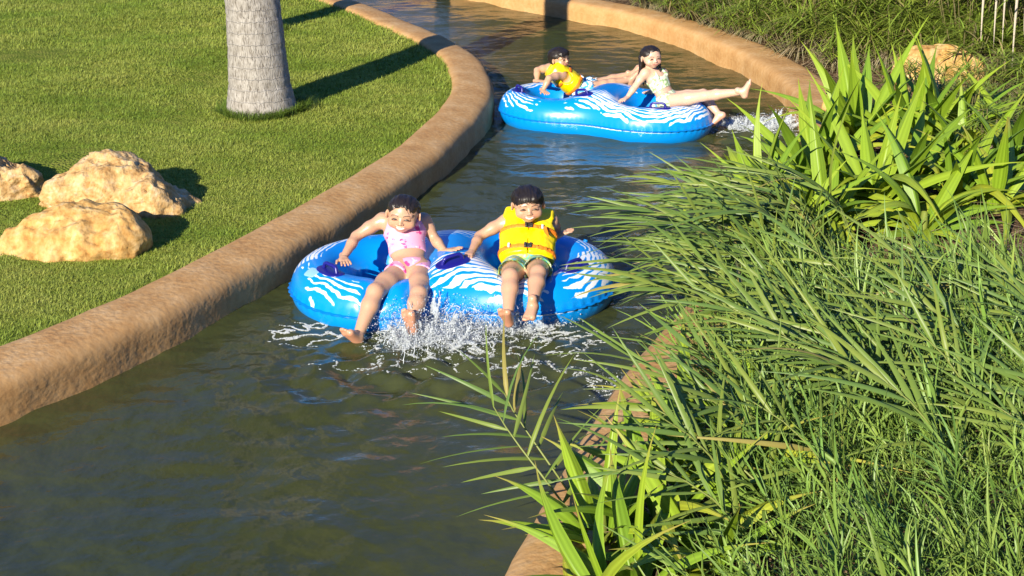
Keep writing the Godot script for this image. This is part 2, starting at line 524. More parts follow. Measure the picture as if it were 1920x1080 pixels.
func make_grass() -> void:
	var lawn := Node3D.new()
	lawn.name = "lawn_grass"
	add_child(lawn)
	tag(lawn, "short mown green turf covering the whole lawn", "grass", "", "stuff")
	var sets := [[], [], [], []]
	var cols := [[], [], [], []]
	var g_a := Color(0.215, 0.30, 0.032)
	var g_b := Color(0.34, 0.38, 0.07)
	var g_c := Color(0.14, 0.225, 0.02)
	var tries := 0
	# dense where it is looked at closely, thinner far off
	var d := 5.2
	while d < 24.0:
		var step := clampf(0.0021 * d, 0.013, 0.045)
		var x := -(0.6 + 0.37 * d) - 0.4
		var stop := path_x(left_path, d) - 0.2
		if d > 15.0: stop = minf(stop, path_x(left_path, d) - 0.2)
		while x < stop:
			var q := Vector2(x + rng.randf_range(-1, 1) * step, d + rng.randf_range(-1, 1) * step)
			x += step * rng.randf_range(0.8, 1.2)
			var off := 9.0
			if stop - q.x < 1.6:
				off = side_of_left(q.x, q.y)
				if off < 0.325: continue
			var n1 := nz.get_noise_2d(q.x * 0.5, q.y * 0.8) + 0.5 * nz.get_noise_2d(q.x * 1.7 + 30.0, q.y * 2.6)
			var n2 := nz.get_noise_2d(q.x * 5.0 + 70.0, q.y * 9.0)
			var c := g_a.lerp(g_b, clampf(0.38 + n1 * 0.75 + n2 * 0.35, 0.0, 1.0)).lerp(g_c, clampf(-n1 * 0.7 + n2 * 0.3, 0.0, 0.75))
			c = vary(c, 0.14)
			var k := rng.randi() % 3
			var size := rng.randf_range(0.8, 1.25) * (1.0 + 0.35 * maxf(0.0, n2))
			if off < 0.5: size *= 1.3
			var b := Basis(Vector3.UP, rng.randf() * TAU).scaled(Vector3(size, size * rng.randf_range(0.8, 1.2), size) * clampf(d / 9.0, 0.9, 1.7))
			sets[k].append(Transform3D(b, W(q, lawn_y(q.x, q.y, off) - 0.002)))
			cols[k].append(c)
		d += step
	# the mower leaves a longer ring round each trunk and foot of stone
	for f in [[Vector2(-1.88, 10.84), 0.27, 0.34, 420], [Vector2(-2.5, 14.2), 0.2, 0.3, 160]]:
		for i in f[3]:
			var a := rng.randf() * TAU
			var q: Vector2 = f[0] + Vector2(cos(a), sin(a)) * rng.randf_range(f[1] - 0.03, f[2] + 0.05 * sin(a * 3.0))
			sets[3].append(Transform3D(Basis(Vector3.UP, rng.randf() * TAU).scaled(Vector3.ONE * rng.randf_range(0.5, 0.95)), W(q, lawn_y(q.x, q.y, 2.0))))
			cols[3].append(vary(Color(0.10, 0.165, 0.016), 0.2))
	# and along the wall where it cannot reach
	for i in range(0, left_path.size(), 1):
		if left_path[i].y < 5.0 or left_path[i].y > 18.0: continue
		for r in 3:
			var q := left_path[i] + path_normal(left_path, i) * rng.randf_range(0.325, 0.40) + Vector2(rng.randf_range(-0.03, 0.03), rng.randf_range(-0.03, 0.03))
			if nz.get_noise_2d(q.x * 1.5, q.y * 1.5 + 50.0) < -0.05: continue
			sets[3].append(Transform3D(Basis(Vector3.UP, rng.randf() * TAU).scaled(Vector3.ONE * rng.randf_range(0.25, 0.5)), W(q, lawn_y(q.x, q.y, 0.3))))
			cols[3].append(vary(Color(0.15, 0.215, 0.02), 0.2))
	var meshes := [tuft(8, 0.016, 0.019, 0.0034), tuft(8, 0.018, 0.017, 0.0036), tuft(7, 0.016, 0.022, 0.0032), tuft(12, 0.025, 0.12, 0.006)]
	for k in 4:
		var o := multi("blades", meshes[k], M.grass, sets[k], cols[k], lawn)
		o.set_meta("kind", "stuff")
	print("grass tufts ", sets[0].size() + sets[1].size() + sets[2].size())

func make_trunk(height: float, r_base: float, r_top: float, lean: Vector3, seed_: float) -> ArrayMesh:
	var rows := int(height / 0.022)
	var cols := 40
	var pts := PackedVector3Array()
	var uv := PackedVector2Array()
	for i in rows + 1:
		var h := height * i / rows
		var t := h / height
		var r := lerpf(r_base * 0.83, r_top, minf(1.0, t * 1.6)) + r_base * 0.26 * exp(-h / 0.26) + 0.035 * r_base * exp(-h / 0.06)
		# leaf scars: shallow steps, a hand apart
		var ring := fposmod(h / 0.085 + 0.35 * nz.get_noise_2d(h * 3.0, seed_), 1.0)
		r *= 1.0 + 0.016 * (1.0 - ring) - 0.018 * smoothstep(0.88, 1.0, ring)
		for j in cols + 1:
			var a := TAU * j / cols
			var e := Vector3(cos(a), 0, sin(a))
			var bump := nz.get_noise_3d(e.x * 2.0 + seed_, h * 2.2, e.z * 2.0) * 0.035 + nz.get_noise_3d(e.x * 7.0, h * 5.0, e.z * 7.0 + seed_) * 0.014
			pts.append(e * r * (1.0 + bump) + lean * (h + 0.12 * h * h * t) + Vector3(0, h, 0))
			uv.append(Vector2(float(j) / cols, -h / 0.75))
	return grid_mesh(rows + 1, cols + 1, pts, uv)

func frond_mesh(length: float) -> ArrayMesh:
	var l := Leaves.new()
	var spine := []
	for s in 9:
		var t := s / 8.0
		spine.append(Vector3(0, sin(t * 1.3) * 0.35 * length - t * t * 0.55 * length, -t * length * (0.95 - 0.15 * t)))
	l.stalk(spine, 0.03, 0.006, Color(0.2, 0.2, 0.06))
	for k in 60:
		var t := 0.12 + 0.88 * k / 60.0
		var i := mini(int(t * 8.0), 7)
		var p: Vector3 = (spine[i] as Vector3).lerp(spine[i + 1], t * 8.0 - i)
		var tan := ((spine[i + 1] as Vector3) - (spine[i] as Vector3)).normalized()
		for s in [-1.0, 1.0]:
			var dir := (Vector3(s, 0.15, 0) * 0.8 + tan * 0.75).normalized()
			l.blade(p, dir, tan, Vector3(0, -0.35, 0), (0.25 + 0.5 * sin(t * PI)) * length * 0.38, 0.035, 2, 1, 0, 0.0, vary(Color(0.05, 0.09, 0.015), 0.2), Color(0.10, 0.11, 0.02))
	return leaves_mesh(l)

func make_palm(at: Vector3, height: float, rb: float, rt: float, lean: Vector3, label: String, fronds: int, len_: float) -> void:
	var t := thing("palm_tree", at, label, "tree", "palms on the lawn")
	part("trunk", make_trunk(height, rb, rt, lean, at.x), M.bark, t)
	var top := lean * (height + 0.12 * height * height) + Vector3(0, height - 0.05, 0)
	var crown := Node3D.new()
	crown.name = "crown"
	t.add_child(crown)
	crown.position = top
	var f := frond_mesh(len_)
	for k in fronds:
		var b := Basis(Vector3.UP, TAU * k * 0.382 + rng.randf_range(-0.2, 0.2)) * Basis(Vector3.RIGHT, lerpf(0.95, -0.75, float(k) / fronds) + rng.randf_range(-0.1, 0.1))
		part("frond", f, M.leaf, crown, Transform3D(b.scaled(Vector3.ONE * rng.randf_range(0.85, 1.1)), Vector3.ZERO))

func make_palms() -> void:
	make_palm(W(Vector2(-1.88, 10.84), 0.15), 6.2, 0.250, 0.160, Vector3(-0.03, 0, 0.0), "grey palm trunk rising from the lawn inside the bend of the wall", 22, 2.2)
	make_palm(W(Vector2(-2.5, 14.2), 0.15), 6.0, 0.17, 0.12, Vector3(0.01, 0, 0.02), "slimmer palm hidden behind the grey palm trunk", 20, 2.0)

func rock(called: String, at: Vector3, blobs: Array, cuts: Array, cell: float, rough: float, m: Material, label: String, group := "") -> void:
	var lo := Vector3(9, 9, 9)
	var hi := -lo
	for b in blobs:
		var r: float = maxf(b[1].x, maxf(b[1].y, b[1].z)) + 0.06
		lo = lo.min(b[0] - Vector3.ONE * r); hi = hi.max(b[0] + Vector3.ONE * r)
	lo.y = maxf(lo.y, -0.1)
	var f := Field.new(lo, hi, cell)
	for b in blobs: f.ell(b[0], b[1], Basis(Vector3.UP, b[2]) * Basis(Vector3.RIGHT, b[3] if b.size() > 3 else 0.0), 0.05)
	for c in cuts: f.clip((c[0] as Vector3).normalized(), c[1], 0.03)
	var r := f.surface()
	var v: PackedVector3Array = r[0]
	var n := smooth_normals(v, r[1])
	var s := at.x * 7.0 + at.z
	for i in v.size():
		var p := v[i]
		var ridge := absf(nz.get_noise_3d(p.x * 3.2 + s, p.y * 4.0, p.z * 3.2))
		var k := nz.get_noise_3d(p.x * 2.6 + s, p.y * 2.6, p.z * 2.6) * 0.05 + (0.18 - ridge) * 0.06 + nz.get_noise_3d(p.x * 13.0, p.y * 13.0 + s, p.z * 13.0) * 0.006 - maxf(0.0, nz.get_noise_3d(p.x * 9.0 - s, p.y * 6.0, p.z * 9.0) - 0.25) * 0.10
		v[i] = p + n[i] * k * rough
	var o := part(called, arr_mesh(v, r[1]), m, self)
	o.position = at
	tag(o, label, "rock", group)

func make_boulders() -> void:
	# the low golden one: a long wedge with a smooth sloping face towards the river
	rock("boulder", W(Vector2(-2.35, 7.58), 0.12), [[Vector3(0.0, 0.08, 0.0), Vector3(0.37, 0.19, 0.22), 0.0], [Vector3(-0.2, 0.06, 0.06), Vector3(0.24, 0.17, 0.2), 0.3], [Vector3(0.22, 0.1, 0.0), Vector3(0.17, 0.18, 0.18), 0.0], [Vector3(-0.03, 0.18, -0.06), Vector3(0.22, 0.11, 0.14), 0.2]],
		[[Vector3(-0.35, 0.75, 0.75), 0.235]], 0.016, 0.8, M.rock_gold, "low golden wedge shaped boulder in front of the paler one", "boulders on the lawn")
	rock("boulder", W(Vector2(-2.33, 8.52), 0.13), [[Vector3(-0.06, 0.1, 0.0), Vector3(0.30, 0.21, 0.22), 0.2, 0.0], [Vector3(-0.36, 0.06, 0.04), Vector3(0.13, 0.13, 0.13), 0.0], [Vector3(0.22, 0.05, 0.16), Vector3(0.24, 0.22, 0.2), 0.5, 0.3], [Vector3(-0.1, 0.22, -0.06), Vector3(0.16, 0.11, 0.14), 0.0], [Vector3(0.41, 0.0, 0.12), Vector3(0.12, 0.13, 0.1), 0.0]],
		[[Vector3(0.75, 0.8, 0.1), 0.33]], 0.016, 1.05, M.rock_pale, "tallest pale craggy boulder casting a dark shadow on the lawn", "boulders on the lawn")
	rock("boulder", W(Vector2(-3.22, 8.72), 0.14), [[Vector3(-0.1, 0.06, 0), Vector3(0.36, 0.2, 0.22), 0.0], [Vector3(0.2, 0.05, 0.02), Vector3(0.14, 0.16, 0.15), 0.0], [Vector3(-0.3, 0.12, -0.05), Vector3(0.2, 0.15, 0.15), 0.0]],
		[], 0.018, 1.0, M.rock_pale, "low tan boulder beside the tallest pale one, away from the river", "boulders on the lawn")

# ---------------------------------------------------------------- the planted bank
var leaf_kit := {}

func make_planting() -> void:
	make_leaf_kit()
	make_reeds()
	make_lilies()
	make_shrubs()
	make_far_trees()

# leaves that stand along +y, their upper face towards +z, bending to +z
func make_leaf_kit() -> void:
	leaf_kit.reed = []
	for k in 6:
		var l := Leaves.new()
		var g: Color = [Color(0.135, 0.205, 0.038), Color(0.115, 0.185, 0.036), Color(0.155, 0.215, 0.040), Color(0.105, 0.18, 0.04), Color(0.17, 0.225, 0.038), Color(0.26, 0.23, 0.06)][k]
		l.blade(Vector3.ZERO, Vector3.UP, Vector3.RIGHT, Vector3(0, -0.08, 0.12 + 0.07 * k), 1.0, 0.062, 6, 2, 0, 0.22, g, g * 1.15)
		leaf_kit.reed.append(leaves_mesh(l))
	leaf_kit.lily = []
	leaf_kit.lily_dark = []
	for k in 7:
		var l := Leaves.new()
		var b: Vector3 = [Vector3(0, -0.02, 0.10), Vector3(0, -0.05, 0.25), Vector3(0, -0.12, 0.42), Vector3(0, -0.25, 0.6), Vector3(0.1, -0.08, 0.3), Vector3(-0.1, -0.45, 0.75), Vector3(0, -0.03, 0.18)][k]
		var g: Color = [Color(0.20, 0.315, 0.022), Color(0.235, 0.34, 0.025), Color(0.175, 0.29, 0.022), Color(0.26, 0.345, 0.028), Color(0.15, 0.265, 0.022), Color(0.30, 0.345, 0.03), Color(0.215, 0.325, 0.022)][k]
		var l2 := Leaves.new()
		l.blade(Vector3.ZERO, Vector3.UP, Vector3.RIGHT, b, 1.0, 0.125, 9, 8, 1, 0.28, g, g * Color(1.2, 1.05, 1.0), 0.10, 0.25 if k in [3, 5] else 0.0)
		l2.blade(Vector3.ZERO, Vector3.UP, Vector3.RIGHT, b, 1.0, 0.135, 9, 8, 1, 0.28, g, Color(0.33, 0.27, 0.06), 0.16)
		leaf_kit.lily.append(leaves_mesh(l))
		leaf_kit.lily_dark.append(leaves_mesh(l2))

func leaf_frame(base: Vector3, dir: Vector3, face: Vector3, size: Vector3) -> Transform3D:
	var y := dir.normalized()
	var x := y.cross(face).normalized()
	if x.length_squared() < 0.5: x = y.cross(Vector3(0.3, 0.1, 0.9)).normalized()
	var z := x.cross(y)
	return Transform3D(Basis(x * size.x, y * size.y, z * size.z), base)

# a reed: a stalk through the given points, leaves left and right of it in turn
func reed(pts: Array, leaves: int, len_: float, label: String, group: String, plane := Vector3.UP, wide := 0.95, narrow := 0.12) -> void:
	var base: Vector3 = pts[0]
	var t := thing("reed", base, label, "reed", group)
	var loc := []
	for p in pts: loc.append((p as Vector3) - base)
	var l := Leaves.new()
	l.stalk(loc, 0.006, 0.0022, Color(0.2, 0.24, 0.06))
	part("stem", leaves_mesh(l), M.leaf, t)
	var n := loc.size() - 1
	var spin := rng.randf() * PI
	for k in leaves:
		var s := lerpf(0.22, 1.0, float(k) / (leaves - 1))
		var i := mini(int(s * n), n - 1)
		var p: Vector3 = (loc[i] as Vector3).lerp(loc[i + 1], s * n - i)
		var tan := ((loc[i + 1] as Vector3) - (loc[i] as Vector3)).normalized()
		var sd := tan.cross(plane if absf(tan.dot(plane)) < 0.92 else Vector3(0.4, 0, 1)).normalized().rotated(tan, spin * 0.25 + rng.randf_range(-0.35, 0.35)) * (1.0 if k % 2 == 0 else -1.0)
		var open_ := lerpf(wide, narrow, s * s) + rng.randf_range(-0.12, 0.12)
		var dir := (tan * cos(open_) + sd * sin(open_)).normalized()
		var ln := len_ * (0.7 + 0.5 * sin(s * 2.6)) * rng.randf_range(0.8, 1.15)
		part("leaf", leaf_kit.reed[5 if rng.randf() < 0.03 else rng.randi() % 5], M.leaf, t, leaf_frame(p, dir, Vector3(rng.randf_range(-0.5, 0.5), -0.6, rng.randf_range(-1.0, 0.1)), Vector3(len_ * rng.randf_range(0.85, 1.1), ln, ln)))

func shoot_mesh(leaves: int) -> ArrayMesh:
	var l := Leaves.new()
	var pts := []
	var bx := rng.randf_range(-0.12, 0.12)
	for s in 4: pts.append(Vector3(bx * s * s / 9.0, s / 3.0 * 0.62, 0.10 * s * s / 9.0))
	l.stalk(pts, 0.005, 0.002, Color(1.2, 1.15, 1.0), 4)
	for k in leaves:
		var s := lerpf(0.15, 1.0, float(k) / (leaves - 1))
		var i := mini(int(s * 3), 2)
		var p: Vector3 = (pts[i] as Vector3).lerp(pts[i + 1], s * 3 - i)
		var a := (0.0 if k % 2 == 0 else PI) + rng.randf_range(-0.7, 0.7)
		var open_ := lerpf(0.85, 0.1, s * s)
		var dir := Vector3(cos(a) * sin(open_), cos(open_), sin(a) * sin(open_))
		var q := rng.randf_range(0.8, 1.2)
		var col := Color(q, q * rng.randf_range(0.94, 1.05), q)
		if rng.randf() < 0.065: col = Color(2.3, 1.3, 1.6)
		l.blade(p, dir, dir.cross(Vector3(cos(a), 0.0, sin(a)).rotated(Vector3.UP, 0.3) if open_ < 0.2 else Vector3.UP).normalized().rotated(dir, rng.randf_range(-1.0, 1.0)), Vector3(cos(a) * 0.22, -0.36, sin(a) * 0.22) * rng.randf_range(0.2, 1.3), rng.randf_range(0.26, 0.5), rng.randf_range(0.013, 0.024), 4, 2, 0, 0.2, col, col * 1.3)  # brighter tips: sun on the leaf ends is put into the colour
	return leaves_mesh(l)

func make_reeds() -> void:
	# the mass: nobody could count these shoots
	var bank := Node3D.new()
	bank.name = "reed_thicket"
	add_child(bank)
	tag(bank, "dense thicket of narrow green reed leaves covering the bank", "reeds", "", "stuff")
	var kinds := 8
	var sets := []
	var cols := []
	for k in kinds:
		sets.append([]); cols.append([])
	var d := 3.0
	while d < 10.2:
		var x := path_x(right_path, d) + 0.34
		var stop := 0.9 + 0.37 * d + 0.4
		while x < stop:
			var q := Vector2(x + rng.randf_range(-0.06, 0.06), d + rng.randf_range(-0.06, 0.06))
			x += 0.080
			var off := q.x - path_x(right_path, q.y)
			# bare wall where the photograph shows it, the lilies' own places, thin ground far back
			if off < 0.36: continue
			if q.y < 6.6 and off < lerpf(0.80, 0.50, smoothstep(4.4, 6.6, q.y)): continue
			var back := lerpf(7.4, 6.35, smoothstep(1.2, 2.3, q.x))
			if q.y > back + rng.randf_range(-0.3, 0.3): continue
			if nz.get_noise_2d(q.x * 2.2, q.y * 2.2 + 80.0) < -0.34: continue
			var edge := 1.0 - smoothstep(0.4, 1.3, off)
			var lean := (0.62 + 0.35 * edge + 0.45 * smoothstep(6.0, 7.2, q.y) + rng.randf_range(-0.35, 0.35))
			var yaw := rng.randf_range(-1.0, 1.0) + PI + 0.25
			var axis := Vector3(-sin(yaw), 0, cos(yaw))
			var b := Basis(axis.normalized(), -lean) * Basis(Vector3.UP, rng.randf() * TAU)
			var s := rng.randf_range(0.55, 0.95) * lerpf(0.72, 1.0, smoothstep(4.0, 7.5, q.y)) * lerpf(1.0, 0.65, smoothstep(5.8, 7.2, q.y))
			var k := rng.randi() % kinds
			sets[k].append(Transform3D(b.scaled(Vector3.ONE * s), W(q, bed_y(q.x, q.y, off) - 0.03)))
			cols[k].append(vary(Color(0.15, 0.262, 0.05).lerp(Color(0.23, 0.325, 0.06), clampf(0.4 + nz.get_noise_2d(q.x, q.y * 1.2) * 0.8, 0, 1)), 0.16))
		d += 0.080
	for k in kinds:
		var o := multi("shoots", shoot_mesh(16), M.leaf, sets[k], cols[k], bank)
		o.set_meta("kind", "stuff")
	# dead leaves lying under them
	var litter := Leaves.new()
	for i in 2600:
		var dd := rng.randf_range(3.2, 16.0)
		var off := rng.randf_range(0.33, 3.2) if dd < 10.0 else rng.randf_range(0.33, 1.6)
		var xx := path_x(right_path, dd) + off
		var a := rng.randf() * TAU
		litter.blade(W(Vector2(xx, dd), bed_y(xx, dd, off) + rng.randf_range(0.0, 0.07)), around(a, rng.randf_range(-0.1, 0.35)), around(a + PI / 2, 0.0), Vector3(0, -0.1, 0), rng.randf_range(0.15, 0.4), 0.012, 2, 1, 0, 0.0, vary(Color(0.34, 0.25, 0.14), 0.35), Color(0.3, 0.22, 0.12))
	var lo := part("leaf_litter", leaves_mesh(litter), M.grass, self)
	tag(lo, "dry straw coloured leaf litter on the soil under the plants", "litter", "", "stuff")
	# single reeds one can follow with the eye: along the edge, leaning over wall and water
	var g1 := "reeds leaning over the river"
	var n := 0
	for i in 46:
		var dd := lerpf(6.2, 7.4, pow(float(i) / 45.0, 0.9)) + rng.randf_range(-0.1, 0.1)
		var off := rng.randf_range(0.36, 0.75)
		var xx := path_x(right_path, dd) + off
		var b := W(Vector2(xx, dd), bed_y(xx, dd, off))
		var far := rng.randf_range(0.3, 0.75)
		var up := rng.randf_range(0.18, 0.5)
		var dirx := Vector3(-1, 0, rng.randf_range(-0.7, 0.5)).normalized()
		var pts := []
		for s in 6:
			var u := s / 5.0
			pts.append(b + dirx * far * (0.35 * u + 0.65 * u * u) + Vector3(0, up * (1.5 * u - 0.5 * u * u * u), 0))
		reed(pts, 12, rng.randf_range(0.32, 0.44), "slender green reed leaning from the bank over wall and water", g1)
		n += 1
	for i in 44:
		var dd := rng.randf_range(4.2, 6.0)
		var off := rng.randf_range(0.7, 2.1)
		var xx := path_x(right_path, dd) + off
		var b := W(Vector2(xx, dd), bed_y(xx, dd, off))
		var far := rng.randf_range(0.25, 0.6)
		var up := rng.randf_range(0.32, 0.52)
		var dirx := Vector3(-1, 0, rng.randf_range(-0.9, 0.7)).normalized()
		var pts := []
		for s in 6:
			var u := s / 5.0
			pts.append(b + dirx * far * (0.3 * u + 0.7 * u * u) + Vector3(0, up * (1.4 * u - 0.4 * u * u), 0))
		reed(pts, 13, rng.randf_range(0.30, 0.42), "tall feathery reed arching out of the top of the thicket", "tall reeds in the thicket", Vector3(0.1, 0.5, 0.85), 1.0, 0.2)
	# the pair that stands alone over the water beside the broad-leaved plants
	var root := Vector2(0.62, 4.62)
	var a1 := W(root, 0.2)
	reed([a1, at_dist(1068, 925, 4.72), at_dist(1030, 870, 4.8), at_dist(990, 812, 4.86), at_dist(962, 770, 4.9), at_dist(946, 738, 4.92)], 12, 0.34, "lone arching reed over dark water with its topmost leaves fanned wide", "lone reeds over the water", Vector3(0.1, 0.35, 0.93), 1.15, 0.35)
	reed([a1 + Vector3(-0.06, 0, 0.08), at_dist(1060, 950, 4.56), at_dist(1015, 890, 4.62), at_dist(975, 838, 4.68), at_dist(948, 800, 4.72), at_dist(925, 762, 4.74)], 11, 0.33, "lone arching reed over dark water with long leaves hanging to one side", "lone reeds over the water", Vector3(-0.1, 0.3, 0.95), 1.25, 0.45)

func lily(at: Vector3, leaves: int, len_: float, kit: String, label: String, group: String, lean := Vector3.ZERO, low := 0.45, high := 1.35) -> void:
	var t := thing("strap_leaved_lily", at, label, "plant", group)
	for k in leaves:
		var a := k * 2.4 + rng.randf_range(-0.35, 0.35)
		var s := float(k) / (leaves - 1)
		var dir := (around(a, lerpf(low, high, s) + rng.randf_range(-0.12, 0.12)) + lean).normalized()
		var ln := len_ * 1.12 * rng.randf_range(0.75, 1.1) * lerpf(0.85, 1.0, s)
		var flat := Vector3(cos(a), 0, sin(a))
		var which := rng.randi() % 7
		if s < 0.25 and rng.randf() < 0.6: which = [3, 5, 2][rng.randi() % 3]
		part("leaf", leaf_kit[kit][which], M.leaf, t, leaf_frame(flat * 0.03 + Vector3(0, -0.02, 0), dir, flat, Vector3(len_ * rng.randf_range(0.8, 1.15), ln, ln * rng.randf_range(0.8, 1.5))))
	var l := Leaves.new()
	l.stalk([Vector3(0, -0.08, 0), Vector3(0, 0.04, 0), Vector3(0, 0.1, 0)], 0.03, 0.018, Color(0.2, 0.25, 0.05), 8)
	part("stem", leaves_mesh(l), M.leaf, t)

func make_lilies() -> void:
	var g := "bright broad leaved lilies by the bend of the wall"
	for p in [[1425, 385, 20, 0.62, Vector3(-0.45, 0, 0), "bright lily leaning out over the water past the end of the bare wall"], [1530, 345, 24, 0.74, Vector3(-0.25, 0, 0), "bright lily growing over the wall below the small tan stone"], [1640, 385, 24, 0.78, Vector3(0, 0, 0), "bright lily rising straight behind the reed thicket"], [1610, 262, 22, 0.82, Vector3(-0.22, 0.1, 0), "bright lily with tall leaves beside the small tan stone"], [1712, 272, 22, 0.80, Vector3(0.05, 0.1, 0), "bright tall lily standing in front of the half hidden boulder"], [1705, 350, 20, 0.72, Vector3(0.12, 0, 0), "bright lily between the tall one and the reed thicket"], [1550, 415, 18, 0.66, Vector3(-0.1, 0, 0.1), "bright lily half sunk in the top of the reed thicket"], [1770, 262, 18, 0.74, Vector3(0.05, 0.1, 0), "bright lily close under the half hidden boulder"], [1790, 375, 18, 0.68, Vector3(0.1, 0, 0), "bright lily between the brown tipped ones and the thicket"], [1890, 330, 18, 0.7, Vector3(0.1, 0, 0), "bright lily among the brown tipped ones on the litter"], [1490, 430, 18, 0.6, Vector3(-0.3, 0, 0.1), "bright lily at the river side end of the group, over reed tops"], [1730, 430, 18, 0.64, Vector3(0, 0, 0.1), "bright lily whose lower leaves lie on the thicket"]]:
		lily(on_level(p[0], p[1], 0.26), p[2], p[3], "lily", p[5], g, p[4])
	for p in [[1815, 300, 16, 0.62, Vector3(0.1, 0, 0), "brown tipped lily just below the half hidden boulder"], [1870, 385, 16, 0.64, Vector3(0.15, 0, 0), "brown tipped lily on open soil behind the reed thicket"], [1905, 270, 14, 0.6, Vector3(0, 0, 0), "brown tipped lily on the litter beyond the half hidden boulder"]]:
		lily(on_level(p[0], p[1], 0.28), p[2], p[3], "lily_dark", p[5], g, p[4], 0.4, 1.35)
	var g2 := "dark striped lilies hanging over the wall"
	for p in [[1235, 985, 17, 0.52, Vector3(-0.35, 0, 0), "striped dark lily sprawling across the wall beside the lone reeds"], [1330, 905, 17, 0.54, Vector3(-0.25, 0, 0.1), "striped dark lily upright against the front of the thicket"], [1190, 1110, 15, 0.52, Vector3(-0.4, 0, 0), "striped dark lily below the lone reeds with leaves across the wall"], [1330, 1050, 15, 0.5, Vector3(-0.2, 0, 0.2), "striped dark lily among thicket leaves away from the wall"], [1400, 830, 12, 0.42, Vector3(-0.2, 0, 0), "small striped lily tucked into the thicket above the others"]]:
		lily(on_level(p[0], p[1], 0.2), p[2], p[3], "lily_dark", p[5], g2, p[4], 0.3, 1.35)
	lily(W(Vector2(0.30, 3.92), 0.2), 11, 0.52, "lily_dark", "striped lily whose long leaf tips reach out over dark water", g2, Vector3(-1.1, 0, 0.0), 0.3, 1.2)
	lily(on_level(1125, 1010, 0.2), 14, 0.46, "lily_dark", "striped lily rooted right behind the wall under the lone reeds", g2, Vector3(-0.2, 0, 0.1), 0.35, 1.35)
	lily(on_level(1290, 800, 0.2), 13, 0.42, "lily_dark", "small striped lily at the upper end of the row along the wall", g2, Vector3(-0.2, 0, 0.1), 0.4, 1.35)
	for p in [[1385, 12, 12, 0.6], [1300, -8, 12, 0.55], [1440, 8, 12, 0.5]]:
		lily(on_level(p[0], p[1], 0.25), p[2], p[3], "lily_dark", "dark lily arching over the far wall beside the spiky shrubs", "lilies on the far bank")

func rosette_mesh(whorls: int, hgt: float, blades: int, bl: float, bw: float, col: Color, spread: float) -> ArrayMesh:
	var l := Leaves.new()
	for w in whorls:
		var a0 := rng.randf() * TAU
		var r := sqrt(rng.randf()) * spread
		var top := Vector3(cos(a0) * r, hgt * rng.randf_range(0.45, 1.0) * (1.0 - 0.4 * r / maxf(spread, 0.01)), sin(a0) * r)
		l.stalk([Vector3(top.x * 0.4, -0.05, top.z * 0.4), Vector3(top.x * 0.8, top.y * 0.6, top.z * 0.8), top], 0.006, 0.004, Color(0.16, 0.14, 0.06), 4)
		for b in blades:
			var a := TAU * b / blades + rng.randf_range(-0.25, 0.25)
			var dir := around(a, rng.randf_range(-0.15, 0.95))
			var c := vary(col, 0.22)
			if rng.randf() < 0.06: c = Color(0.33, 0.27, 0.12)
			l.blade(top, dir, dir.cross(Vector3.UP).normalized(), Vector3(cos(a) * 0.1, -0.35, sin(a) * 0.1), bl * rng.randf_range(0.7, 1.15), bw, 3, 1, 0, 0.0, c, c * 1.15)
	return leaves_mesh(l)

